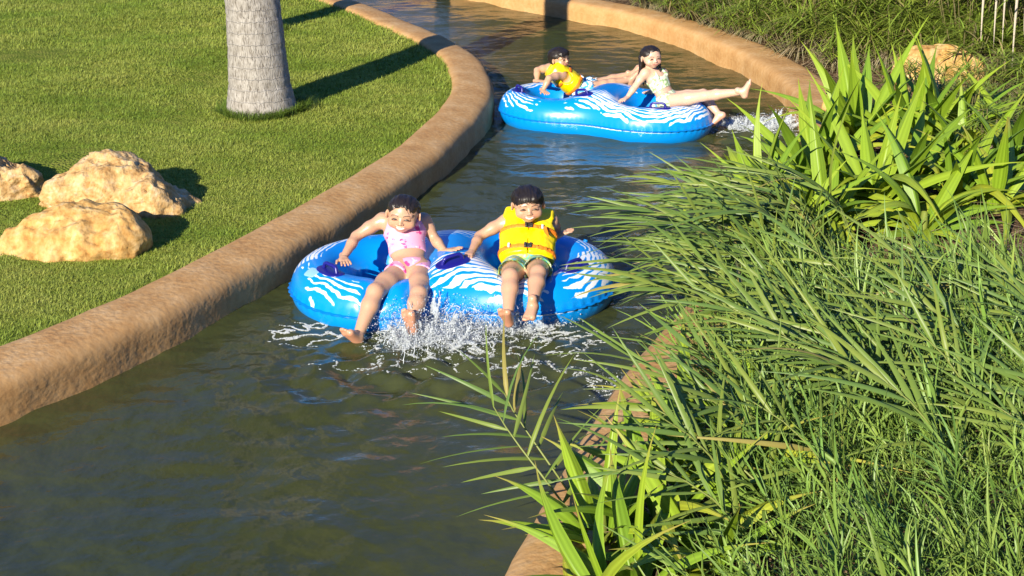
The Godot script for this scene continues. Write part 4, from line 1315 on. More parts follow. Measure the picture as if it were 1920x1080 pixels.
func rider(called: String, label: String, J: Dictionary, s: Dictionary, at: Vector3) -> Node3D:
	var t := thing(called, at, label, "child", s.group)
	for k in J: if J[k] is Vector3 and not k in ["face", "head_up", "soleR", "soleL"]: J[k] = (J[k] as Vector3) - at
	var g: float = s.girth
	var skin: Color = s.skin
	var S: Vector3 = (J.sR + J.sL) * 0.5
	var P: Vector3 = (J.hR + J.hL) * 0.5
	var up := (S - P).normalized()
	var rt: Vector3 = (J.sL - J.sR).normalized()
	rt = (rt - up * rt.dot(up)).normalized()
	var fr := rt.cross(up).normalized()
	var TB := Basis(rt, up, fr)
	var ht := S.distance_to(P)
	var wid: float = (J.sL as Vector3).distance_to(J.sR)
	var head_up: Vector3 = (J.head_up as Vector3).normalized()
	var face: Vector3 = (J.face as Vector3)
	face = (face - head_up * face.dot(head_up)).normalized()
	var HX := head_up.cross(face).normalized()
	var hs: float = s.head
	var HF := Transform3D(Basis(HX * hs * 1.08, head_up * hs * 0.91, face * hs), J.head)
	# torso in ellipsoids, limbs in tapered capsules
	var chest := S - up * ht * 0.20
	var mid := P + up * ht * 0.42
	var torso := [
		[chest, Vector3(wid * 0.5 + 0.004, ht * 0.27, 0.070 * g), 0.03], [mid, Vector3(wid * 0.5 - 0.014, ht * 0.34, 0.064 * g), 0.05], [P + up * 0.012, Vector3(wid * 0.5 - 0.004, 0.070 * g, 0.072 * g), 0.04]]
	var lo := J.head as Vector3
	var hi := lo
	for k in ["sR", "sL", "eR", "eL", "wR", "wL", "hR", "hL", "kR", "kL", "aR", "aL"]:
		lo = lo.min(J[k]); hi = hi.max(J[k])
	var f := Field.new(lo - Vector3.ONE * 0.09, hi + Vector3.ONE * 0.09, 0.0085)
	for e in torso: f.ell(e[0], e[1], TB, e[2])
	f.cap(S - up * 0.02, (J.head as Vector3) - head_up * 0.085 * hs - face * 0.028 * hs, 0.040 * g, 0.036 * hs, 0.03)
	for q in ["R", "L"]:
		var sh: Vector3 = J["s" + q]; var el: Vector3 = J["e" + q]; var wr: Vector3 = J["w" + q]
		f.cap(S - up * 0.035, sh - up * 0.004, 0.045 * g, 0.038 * g, 0.035)
		f.cap(sh - up * 0.006, sh.lerp(el, 0.5), 0.0385 * g, 0.035 * g, 0.022)
		f.cap(sh.lerp(el, 0.5), el, 0.0345 * g, 0.0275 * g, 0.015)
		f.cap(el, el.lerp(wr, 0.35), 0.0275 * g, 0.0285 * g, 0.012)
		f.cap(el.lerp(wr, 0.35), wr, 0.028 * g, 0.0195 * g, 0.012)
		var hp: Vector3 = J["h" + q]; var kn: Vector3 = J["k" + q]; var an: Vector3 = J["a" + q]
		f.cap(hp, hp.lerp(kn, 0.55), 0.066 * g, 0.058 * g, 0.035)
		f.cap(hp.lerp(kn, 0.55), kn, 0.057 * g, 0.044 * g, 0.02)
		var shin := (kn - hp).normalized() - (an - kn).normalized()
		f.ell(kn + shin.normalized() * 0.012, Vector3.ONE * 0.036 * g, Basis.IDENTITY, 0.012)
		f.cap(kn, kn.lerp(an, 0.32), 0.043 * g, 0.0455 * g, 0.015)
		f.cap(kn.lerp(an, 0.32), an, 0.045 * g, 0.0265 * g, 0.015)
	var sk := Hide.new()
	sk.add(f.surface(), func(_p): return skin)
	sk.add(head_field(s).surface(), func(p): return face_color(p, skin, s), HF)
	hand(sk, J.wR, J.fR, s.get("backR", Vector3.UP), s.get("thumbR", 1.0), s.hand, 0.16, 0.35, skin)
	hand(sk, J.wL, J.fL, s.get("backL", Vector3.UP), s.get("thumbL", -1.0), s.hand, 0.16, 0.35, skin)
	foot(sk, J.aR, J.tR, J.soleR if J.has("soleR") else (J.aR - J.kR), s.foot, skin)
	foot(sk, J.aL, J.tL, J.soleL if J.has("soleL") else (J.aL - J.kL), s.foot, skin)
	part("body", arr_mesh(sk.v, sk.i, PackedVector3Array(), PackedVector2Array(), sk.c), M.skin, t)
	part("hair", hair_mesh(s, HF), M.hair, t)
	# clothes: the same trunk, a few millimetres larger, cut at their hems
	if s.has("top"):
		var c := Field.new(chest - Vector3.ONE * 0.165, chest + Vector3.ONE * 0.165, 0.0062)
		for e in torso: c.ell(e[0], e[1] + Vector3.ONE * 0.0055, TB, e[2])
		c.clip(-up, -(S - up * ht * float(s.top_low)).dot(up))
		c.clip(up, (S - up * ht * (0.04 if s.top == "crop" else 0.12)).dot(up))
		c.ell(S - up * ht * 0.02 + fr * 0.055, Vector3(0.048, 0.055, 0.06) * g, TB, -0.006)
		for q in [-1.0, 1.0]:
			c.ell(S - up * ht * 0.06 + rt * q * wid * 0.53, Vector3(0.030, 0.060, 0.075) * g, TB, -0.006)
			var a: Vector3 = S - up * ht * 0.22 + rt * q * wid * 0.29 + fr * 0.062 * g
			var b: Vector3 = S + up * 0.030 * g + rt * q * wid * 0.24 + fr * 0.01
			if s.top == "halter": b = S + up * 0.035 * g + rt * q * wid * 0.15 + fr * 0.012
			c.cap(a, (a + b) * 0.5 + fr * 0.012, 0.017 * g, 0.015 * g, 0.008)
			c.cap((a + b) * 0.5 + fr * 0.012, b, 0.0125 * g, 0.0115 * g, 0.006)
			c.cap(b, S - up * ht * 0.22 + rt * q * wid * 0.2 - fr * 0.06 * g, 0.0115 * g, 0.012 * g, 0.006)
		var w := Hide.new()
		w.add(c.surface(), s.cloth)
		part("swim_top", arr_mesh(w.v, w.i, PackedVector3Array(), PackedVector2Array(), w.c), M.cloth, t)
	var leg_len: float = s.short_leg
	var blo: Vector3 = (P.min((J.hR as Vector3).lerp(J.kR, 0.75)).min((J.hL as Vector3).lerp(J.kL, 0.75)) - Vector3.ONE * 0.1).max(P - Vector3.ONE * 0.3)
	var bhi: Vector3 = (P.max((J.hR as Vector3).lerp(J.kR, 0.75)).max((J.hL as Vector3).lerp(J.kL, 0.75)) + Vector3.ONE * 0.1).min(P + Vector3.ONE * 0.3)
	if leg_len < 0.1:
		blo = P - Vector3.ONE * 0.14
		bhi = P + Vector3.ONE * 0.14
	var bo := Field.new(blo, bhi, 0.0068)
	bo.ell(torso[2][0], torso[2][1] + Vector3.ONE * 0.007, TB, 0.01)
	bo.ell(mid, torso[1][1] + Vector3.ONE * 0.006, TB, 0.03)
	bo.clip(up, (P + up * (0.058 if not s.has("vest") else 0.07)).dot(up))
	for q in ["R", "L"]:
		var hp: Vector3 = J["h" + q]; var kn: Vector3 = J["k" + q]
		var dir := (kn - hp).normalized()
		var lg := Field.new(blo, bhi, 0.0068)
		var fat := 0.007 + 0.016 * smoothstep(0.08, 0.14, leg_len)
		lg.cap(hp - dir * 0.01, hp + dir * (leg_len + 0.08), 0.066 * g + 0.006, 0.060 * g + fat, 0.01)
		lg.clip(dir, (hp + dir * leg_len).dot(dir))
		if leg_len > 0.1: lg.cap(hp + dir * (leg_len - 0.035), hp + dir * (leg_len + 0.05), 0.058 * g + fat - 0.006, 0.062 * g + fat - 0.004, -0.003)
		for k in bo.v.size():
			var d := bo.v[k]; var e := lg.v[k]
			if e < d: bo.v[k] = e
	var w2 := Hide.new()
	w2.add(bo.surface(), s.bottom_cloth)
	part("swim_shorts" if leg_len > 0.1 else "swim_bottoms", arr_mesh(w2.v, w2.i, PackedVector3Array(), PackedVector2Array(), w2.c), M.cloth, t)
	if s.has("vest"): life_vest(t, S, P, up, rt, fr, ht, wid, g, torso, J)
	for q in ["R", "L"]:
		limbs.append([at + J["h" + q], at + J["k" + q], 0.064 * g, 0.045 * g])
		limbs.append([at + J["k" + q], at + J["a" + q], 0.047 * g, 0.027 * g])
	return t

func life_vest(t: Node3D, S: Vector3, P: Vector3, up: Vector3, rt: Vector3, fr: Vector3, ht: float, wid: float, g: float, torso: Array, J: Dictionary) -> void:
	var TB := Basis(rt, up, fr)
	var size := 0.205
	var shape := func(grow: float, cell: float) -> Field:
		var c := Field.new(S - up * ht * 0.3 - Vector3.ONE * size, S - up * ht * 0.3 + Vector3.ONE * size, cell)
		c.ell(S - up * ht * 0.24, Vector3(wid * 0.5 + 0.036 + grow, ht * 0.62, 0.100 * g + grow), TB, 0.02)
		c.ell(P + up * ht * 0.28, Vector3(wid * 0.5 + 0.030 + grow, ht * 0.52, 0.100 * g + grow), TB, 0.04)
		for q in [-1.0, 1.0]:
			# padded shoulders
			c.box(S + up * 0.008 + rt * q * wid * 0.33, Vector3(0.036 * g, 0.020, 0.056 * g), TB, 0.016 + grow, 0.03)
		return c
	var c: Field = shape.call(0.0, 0.0072)
	c.clip(-up, -(P + up * 0.035).dot(up), 0.012)
	c.clip(up, (S + up * 0.050).dot(up), 0.03)
	c.cap(S - up * 0.10 + fr * 0.03, S + up * 0.12 + fr * 0.035, 0.042 * g, 0.056 * g, -0.016)
	c.box(S + up * 0.02 + fr * 0.11, Vector3(0.012, 0.10, 0.06), TB, 0.002, -0.02)
	for q in ["R", "L"]:
		var sh: Vector3 = J["s" + q]
		var away := rt * (-1.0 if q == "R" else 1.0)
		c.cap(sh - up * 0.045 + away * 0.0, sh - up * 0.05 + away * 0.12, 0.050 * g, 0.060 * g, -0.012)
	# the front opens down the middle
	c.box(P + up * ht * 0.4 + fr * 0.12, Vector3(0.0025, ht, 0.085), TB, 0.0, -0.004)
	var r := c.surface()
	var v: PackedVector3Array = r[0]
	for k in v.size(): v[k] += Vector3.ONE * nz.get_noise_3d(v[k].x * 16.0, v[k].y * 16.0, v[k].z * 16.0) * 0.0025
	var vest := part("life_vest", arr_mesh(v, r[1]), M.vest, t)
	for hh in [0.34, 0.76]:
		var h: float = hh
		var b: Field = shape.call(0.0055, 0.0068)
		var level := S - up * ht * h
		b.clip(up, (level + up * 0.0135).dot(up))
		b.clip(-up, -(level - up * 0.0135).dot(up))
		var inner: Field = shape.call(-0.004, 0.0068)
		b.minus(inner, 0.0)
		for q in ["R", "L"]:
			var sh: Vector3 = J["s" + q]
			var away := rt * (-1.0 if q == "R" else 1.0)
			b.cap(sh - up * 0.045, sh - up * 0.05 + away * 0.12, 0.055 * g, 0.064 * g, -0.004)
		var rb := b.surface()
		part("strap", arr_mesh(rb[0], rb[1]), M.strap, vest)
		# the clip sits on the front of the strap
		var front := level + fr * 0.02
		for k in 40:
			front += fr * 0.004
			var rel := TB.transposed() * (front - (S - up * ht * 0.24))
			var rel2 := TB.transposed() * (front - (P + up * ht * 0.28))
			var a := Vector3(rel.x / (wid * 0.5 + 0.036), rel.y / (ht * 0.62), rel.z / (0.100 * g)).length()
			var b2 := Vector3(rel2.x / (wid * 0.5 + 0.030), rel2.y / (ht * 0.52), rel2.z / (0.100 * g)).length()
			if a > 1.0 and b2 > 1.0: break
		var bk := Field.new(front - Vector3.ONE * 0.045, front + Vector3.ONE * 0.045, 0.0032)
		bk.box(front + fr * 0.006, Vector3(0.017, 0.0105, 0.0045), TB, 0.0035, 0.002)
		bk.box(front + fr * 0.012, Vector3(0.006, 0.012, 0.006), TB, 0.0015, -0.002)
		var rk := bk.surface()
		part("buckle", arr_mesh(rk[0], rk[1]), M.buckle, vest)
	# the loose end of the upper strap and two white slides
	var l := Leaves.new()
	var a0 := S - up * ht * 0.36 + rt * wid * 0.36 + fr * 0.108 * g
	l.blade(a0, -up, rt, rt * 0.35 + fr * 0.1, 0.075, 0.022, 4, 1, 1, 0.0, Color.WHITE, Color.WHITE)
	part("strap_end", arr_mesh(l.v, l.i), M.strap, vest)
	for q in [[0.34, 0.30], [0.76, -0.42]]:
		var bx := BoxMesh.new()
		bx.size = Vector3(0.010, 0.024, 0.006)
		part("slide", bx, M.white_plastic, vest, Transform3D(TB * Basis(Vector3.UP, float(q[1]) * 1.5), S - up * ht * float(q[0]) + rt * wid * float(q[1]) + fr * (0.108 - 0.03 * absf(float(q[1]))) * g))

func press_into(v: PackedVector3Array, xf: Transform3D, who: Array) -> PackedVector3Array:
	# soft vinyl gives way under thighs, calves and seats
	for k in v.size():
		var p := xf * v[k]
		for l in who:
			var a: Vector3 = l[0]; var b: Vector3 = l[1]
			var ab := b - a
			var t := clampf((p - a).dot(ab) / ab.length_squared(), 0.0, 1.0)
			var q := p - (a + ab * t)
			var room := q.length() - lerpf(l[2], l[3], t) - 0.006
			if room < 0.05:
				var sink := (0.05 - room) * (0.05 - room) / 0.2 if room > -0.05 else -room
				var away := Vector3(q.x, minf(q.y, 0.0), q.z)
				away = (away.normalized() * 0.5 + Vector3(0, -1.0, 0)).normalized()
				p += away * sink
		v[k] = xf.affine_inverse() * p
	return v

func make_riders() -> void:
	M.skin = std(Color.WHITE, 0.36, 0.5)
	M.skin.vertex_color_use_as_albedo = true
	M.skin.subsurf_scatter_enabled = true
	M.skin.subsurf_scatter_strength = 0.12
	M.hair = std(L(0.017, 0.012, 0.009), 0.42, 0.5)
	M.cloth = std(Color.WHITE, 0.6, 0.4)
	M.cloth.vertex_color_use_as_albedo = true
	M.vest = std(L(0.86, 0.66, 0.0), 0.30, 0.5)
	M.strap = std(L(0.78, 0.22, 0.015), 0.6, 0.4)
	M.buckle = std(L(0.03, 0.03, 0.032), 0.4, 0.5)
	M.white_plastic = std(L(0.75, 0.75, 0.73), 0.4, 0.5)
	var tan := Color(0.50, 0.295, 0.185)
	var pale := Color(0.62, 0.40, 0.285)
	var D := func(x, y, d): return at_dist(x, y, d)
	var pink := func(p: Vector3) -> Color:
		var c := Color(0.80, 0.36, 0.50)
		var a := nz.get_noise_3d(p.x * 16.0 + 4.0, p.y * 16.0, p.z * 16.0)
		var b := nz.get_noise_3d(p.x * 24.0 - 40.0, p.y * 24.0, p.z * 24.0)
		if a > 0.40: c = Color(0.62, 0.05, 0.22)
		elif b > 0.42: c = Color(0.88, 0.82, 0.86)
		elif b < -0.50: c = Color(0.35, 0.22, 0.50)
		return c
	var leafy_print := func(p: Vector3) -> Color:
		var a := nz.get_noise_3d(p.x * 15.0, p.y * 15.0 + 9.0, p.z * 15.0)
		var b := nz.get_noise_3d(p.x * 26.0 + 60.0, p.y * 26.0, p.z * 26.0)
		var c := Color(0.42, 0.58, 0.14)
		if a > 0.12: c = Color(0.16, 0.50, 0.20)
		elif a < -0.22: c = Color(0.72, 0.78, 0.32)
		if b > 0.25: c = Color(0.10, 0.42, 0.62)
		elif b < -0.33: c = Color(0.82, 0.86, 0.78)
		return c
	var floral := func(p: Vector3) -> Color:
		var a := nz.get_noise_3d(p.x * 22.0, p.y * 22.0 + 9.0, p.z * 22.0)
		var c := Color(0.05, 0.32, 0.62)
		if a > 0.08: c = Color(0.70, 0.82, 0.88)
		elif a < -0.38: c = Color(0.01, 0.10, 0.30)
		return c
	var mint := func(p: Vector3) -> Color:
		var a := nz.get_noise_3d(p.x * 30.0, p.y * 30.0 + 19.0, p.z * 30.0)
		return Color(0.30, 0.46, 0.20) if a > 0.12 else Color(0.72, 0.80, 0.58)
	var near := "children riding the near float"
	var far := "children riding the far float"
	var J := {"head": D.call(756, 401, 7.19), "face": Vector3(-0.10, -0.06, 1.0), "head_up": Vector3(0.07, 1, 0.05),
		"sR": D.call(718, 411, 7.31), "sL": D.call(794, 412, 7.32), "eR": D.call(668, 443, 7.26), "eL": D.call(813, 446, 7.29), "wR": D.call(644, 483, 7.12), "wL": D.call(834, 472, 7.2),
		"fR": D.call(652, 500, 7.0), "fL": D.call(860, 466, 7.16), "hR": D.call(750, 512, 7.06), "hL": D.call(789, 511, 7.08), "kR": D.call(704, 548, 6.80), "kL": D.call(785, 552, 6.80), "aR": D.call(672, 628, 6.63), "aL": D.call(772, 606, 6.64), "tR": D.call(646, 648, 6.53), "tL": D.call(764, 577, 6.60), "soleL": Vector3(0.05, -0.25, 0.95)}
	rider("person", "child in pink swimsuit seated on the float by the reeds, kicking up water", J, {"group": near, "girth": 0.98, "skin": tan, "head": 0.98, "hand": 0.92, "foot": 0.95, "eye": 0.0046, "smile": true, "hair": "slick", "seed": 3.0, "top": "crop", "top_low": 0.66, "short_leg": 0.06, "cloth": pink, "bottom_cloth": pink}, W(Vector2(-0.56, 7.1), 0.1))
	J = {"head": D.call(990, 383, 7.26), "face": Vector3(0.08, -0.14, 1.0), "head_up": Vector3(-0.02, 1, 0.03),
		"sR": D.call(950, 413, 7.37), "sL": D.call(1033, 413, 7.38), "eR": D.call(899, 443, 7.32), "eL": D.call(1044, 436, 7.5), "wR": D.call(884, 473, 7.17), "wL": D.call(1044, 443, 7.40),
		"fR": D.call(873, 486, 7.06), "fL": D.call(1070, 432, 7.41), "hR": D.call(966, 502, 7.13), "hL": D.call(1008, 501, 7.14), "kR": D.call(957, 519, 6.87), "kL": D.call(1009, 513, 6.87), "aR": D.call(953, 592, 6.68), "aL": D.call(999, 571, 6.66), "tR": D.call(948, 615, 6.58), "tL": D.call(988, 592, 6.55), "soleL": Vector3(0.05, -1, -0.15)}
	rider("person", "child in yellow life vest and green patterned shorts, seated on the float by the reeds", J, {"group": near, "girth": 0.94, "skin": tan, "head": 0.95, "hand": 0.86, "foot": 0.9, "eye": 0.0044, "smile": true, "hair": "short", "seed": 8.0, "vest": true, "short_leg": 0.21, "bottom_cloth": leafy_print}, W(Vector2(0.08, 7.15), 0.1))
	var near_limbs := limbs.duplicate()
	limbs.clear()
	J = {"head": D.call(1049, 109, 11.33), "face": Vector3(0.78, -0.12, 0.62), "head_up": Vector3(-0.12, 1, 0.05),
		"sR": D.call(1052, 139, 11.26), "sL": D.call(1029, 127, 11.45), "eR": D.call(1029, 147, 11.14), "eL": D.call(1007, 132, 11.40), "wR": D.call(1018, 170, 11.09), "wL": D.call(1007, 152, 11.31),
		"fR": D.call(1026, 176, 11.02), "fL": D.call(1021, 153, 11.24), "hR": D.call(1088, 172, 11.29), "hL": D.call(1088, 164, 11.42), "kR": D.call(1132, 159, 11.34), "kL": D.call(1132, 154, 11.46), "aR": D.call(1179, 150, 11.42), "aL": D.call(1184, 139, 11.50), "tR": D.call(1193, 135, 11.42), "tL": D.call(1200, 121, 11.5), "soleR": Vector3(0.9, -0.4, -0.2), "soleL": Vector3(0.9, -0.35, -0.2)}
	rider("person", "child in yellow life vest and blue floral shorts leaning back at the bend", J, {"group": far, "girth": 0.88, "skin": Color(0.52, 0.31, 0.195), "head": 0.84, "hand": 0.8, "foot": 0.85, "eye": 0.0046, "smile": false, "hair": "short", "seed": 15.0, "vest": true, "short_leg": 0.15, "bottom_cloth": floral}, W(Vector2(0.5, 11.35), 0.1))
	J = {"head": D.call(1221, 107, 10.98), "face": Vector3(0.36, -0.05, 0.93), "head_up": Vector3(-0.05, 1, 0.0),
		"sR": D.call(1209, 136, 10.97), "sL": D.call(1243, 137, 11.09), "eR": D.call(1192, 161, 10.92), "eL": D.call(1240, 160, 11.25), "wR": D.call(1176, 183, 10.87), "wL": D.call(1222, 172, 11.25),
		"fR": D.call(1166, 190, 10.8), "fL": D.call(1210, 174, 11.2), "hR": D.call(1248, 191, 10.90), "hL": D.call(1256, 186, 11.04), "kR": D.call(1320, 180, 10.76), "kL": D.call(1318, 177, 10.98), "aR": D.call(1391, 172, 10.62), "aL": D.call(1347, 214, 10.87), "tR": D.call(1411, 146, 10.62), "tL": D.call(1358, 234, 10.82), "soleR": Vector3(0.95, -0.25, 0.1)}
	rider("person", "child in pale green two piece swimsuit with one leg raised", J, {"group": far, "girth": 0.88, "skin": pale, "head": 0.88, "hand": 0.85, "foot": 0.92, "eye": 0.0046, "smile": false, "hair": "long", "seed": 22.0, "top": "halter", "top_low": 0.60, "short_leg": 0.05, "cloth": mint, "bottom_cloth": mint, "backR": Vector3(-0.3, 0.8, 0.2)}, W(Vector2(1.15, 10.95), 0.1))
	make_floats(near_limbs, limbs)

# ---------------------------------------------------------------- thrown water and froth
func make_splashes() -> void:
	M.drop = std(L(0.52, 0.57, 0.61), 0.1, 0.6)
	var clear := std(L(0.62, 0.68, 0.72, 0.45), 0.08, 0.5)
	clear.transparency = BaseMaterial3D.TRANSPARENCY_ALPHA
	M.clear = clear
	M.froth = std(L(0.42, 0.45, 0.45), 0.35, 0.5)
	var ball := SphereMesh.new()
	ball.radius = 1.0
	ball.height = 2.0
	ball.radial_segments = 7
	ball.rings = 4
	var a := on_level(800, 628)
	splash("water_splash", [[a, 0.16, 0.28, 2000, Vector3(0.15, 0, 0.35)], [on_level(775, 640), 0.10, 0.16, 700, Vector3(0.0, 0, 0.5)], [on_level(845, 640), 0.10, 0.15, 600, Vector3(0.5, 0, 0.3)]], ball, 5, "white splash thrown up by the kicking feet of the child in pink", [[800, 640, 0.30, 0.13, 900], [860, 655, 0.22, 0.10, 380], [640, 622, 0.30, 0.09, 700], [565, 630, 0.16, 0.07, 260]])
	splash("water_splash", [[on_level(945, 602), 0.16, 0.22, 1700, Vector3(-0.05, 0, 0.3)], [on_level(1010, 600), 0.12, 0.08, 320, Vector3(0.4, 0, 0.2)], [on_level(985, 612), 0.10, 0.09, 300, Vector3(0, 0, 0.5)]], ball, 9, "low white splash at the feet of the child in green patterned shorts", [[950, 618, 0.30, 0.11, 700], [1050, 640, 0.26, 0.09, 320], [930, 668, 0.42, 0.10, 420], [1020, 690, 0.26, 0.07, 160], [760, 690, 0.4, 0.06, 130]])
	splash("water_splash", [[on_level(1400, 236), 0.15, 0.12, 700, Vector3(0.6, 0, 0)], [on_level(1455, 236), 0.12, 0.17, 300, Vector3(0.7, 0, -0.2)], [on_level(1360, 232), 0.08, 0.05, 160, Vector3(0.3, 0, 0.1)]], ball, 13, "splash by the far wall beside the raised foot", [[1420, 238, 0.34, 0.2, 700], [1340, 240, 0.2, 0.1, 150]])
	splash("water_splash", [[on_level(1165, 728), 0.10, 0.05, 70, Vector3(0.2, 0, 0)]], ball, 17, "small ripple of froth beside the bare stretch of wall", [[1160, 728, 0.14, 0.10, 160]])

func splash(called: String, jets: Array, ball: Mesh, seed_: int, label: String, froth: Array) -> void:
	rng.seed = seed_
	var base: Vector3 = jets[0][0]
	var t := Node3D.new()
	t.name = numbered(called)
	add_child(t)
	t.position = base
	tag(t, label, "splash", "", "stuff")
	var xs := []
	var threads := Leaves.new()
	for j in jets:
		var c: Vector3 = (j[0] as Vector3) - base
		for k in int(j[3]) * 7:
			var ang := rng.randf() * TAU
			var r: float = j[1] * sqrt(rng.randf())
			var from := c + Vector3(cos(ang), 0, sin(ang)) * r
			# thrown outwards and up, seen somewhere along its arc
			var peak: float = j[2] * pow(rng.randf(), 1.5) * (1.0 - 0.5 * r / float(j[1]))
			var vy := sqrt(2.0 * 9.8 * peak)
			var vout := Vector3(cos(ang), 0, sin(ang)) * rng.randf_range(0.0, 0.8) + (j[4] as Vector3) * rng.randf_range(0.2, 1.0)
			var tm := rng.randf() * 2.0 * vy / 9.8
			var pos := func(u: float) -> Vector3: return from + vout * u + Vector3(0, vy * u - 4.9 * u * u, 0)
			var size := 0.0008 + 0.0024 * pow(rng.randf(), 4.0)
			var p: Vector3 = pos.call(tm)
			xs.append(Transform3D(Basis(Vector3.UP, ang).scaled(Vector3(size, size * rng.randf_range(0.7, 1.4), size)), p))
			if k % 60 == 0 and peak > 0.02:
				var pts := []
				for s in 6: pts.append((pos.call(maxf(0.0, tm - 0.012 * s)) as Vector3) + Vector3(rng.randf_range(-1, 1), rng.randf_range(-1, 1), rng.randf_range(-1, 1)) * 0.003)
				threads.stalk(pts, rng.randf_range(0.0012, 0.0026), 0.0008, Color.WHITE, 5)
	multi("drops", ball, M.drop, xs, [], t).set_meta("kind", "stuff")
	var th := part("threads", arr_mesh(threads.v, threads.i), M.drop, t)
	th.set_meta("kind", "stuff")
	# the humps of clear water that the feet push up
	for j in jets:
		var c: Vector3 = (j[0] as Vector3) - base
		if j[2] < 0.06: continue
		var f := Field.new(c - Vector3(j[1] * 1.5, 0.03, j[1] * 1.5), c + Vector3(j[1] * 1.5, j[2] * 0.95, j[1] * 1.5), 0.008)
		for k in 26:
			var ang := rng.randf() * TAU
			var r: float = j[1] * rng.randf_range(0.2, 1.0)
			var p := c + Vector3(cos(ang) * r, -0.01, sin(ang) * r)
			var up := Vector3(cos(ang) * 0.05, float(j[2]) * rng.randf_range(0.15, 0.85) * (1.1 - 0.6 * r / float(j[1])), sin(ang) * 0.05) + (j[4] as Vector3) * 0.05
			f.cap(p, p + up, rng.randf_range(0.012, 0.028), 0.005, 0.016)
		var s := f.surface()
		var v: PackedVector3Array = s[0]
		for k in v.size(): v[k] += Vector3(nz.get_noise_3d(v[k].x * 30.0, v[k].y * 30.0, v[k].z * 30.0), nz.get_noise_3d(v[k].x * 30.0 + 50.0, v[k].y * 30.0, v[k].z * 30.0), 0) * 0.018
		part("water_hump", arr_mesh(v, s[1]), M.clear, t)
	# froth on the surface, gathered in curling lines
	var fx := []
	for q in froth:
		var c := on_level(q[0], q[1]) - base
		var made := 0
		var tries := 0
		while made < int(q[4]) * 5 and tries < int(q[4]) * 120:
			tries += 1
			var ang := rng.randf() * TAU
			var r := sqrt(rng.randf()) * 1.15
			var p := c + Vector3(cos(ang) * r * float(q[2]), 0, sin(ang) * r * float(q[3]) * 1.6)
			var g := p + base
			var line := absf(nz.get_noise_2d(g.x * 4.2 + 11.0, g.z * 6.5))
			if line > 0.11 * (1.25 - r): continue
			made += 1
			p.y = wave(g.x, -g.z) + rng.randf_range(-0.001, 0.006) * (1.2 - r)
			var size := 0.0010 + 0.0028 * pow(rng.randf(), 2.5)
			fx.append(Transform3D(Basis(Vector3.UP, rng.randf() * TAU).scaled(Vector3(size * rng.randf_range(1.0, 2.4), size * 0.55, size)), p))
	multi("froth", ball, M.froth, fx, [], t).set_meta("kind", "stuff")

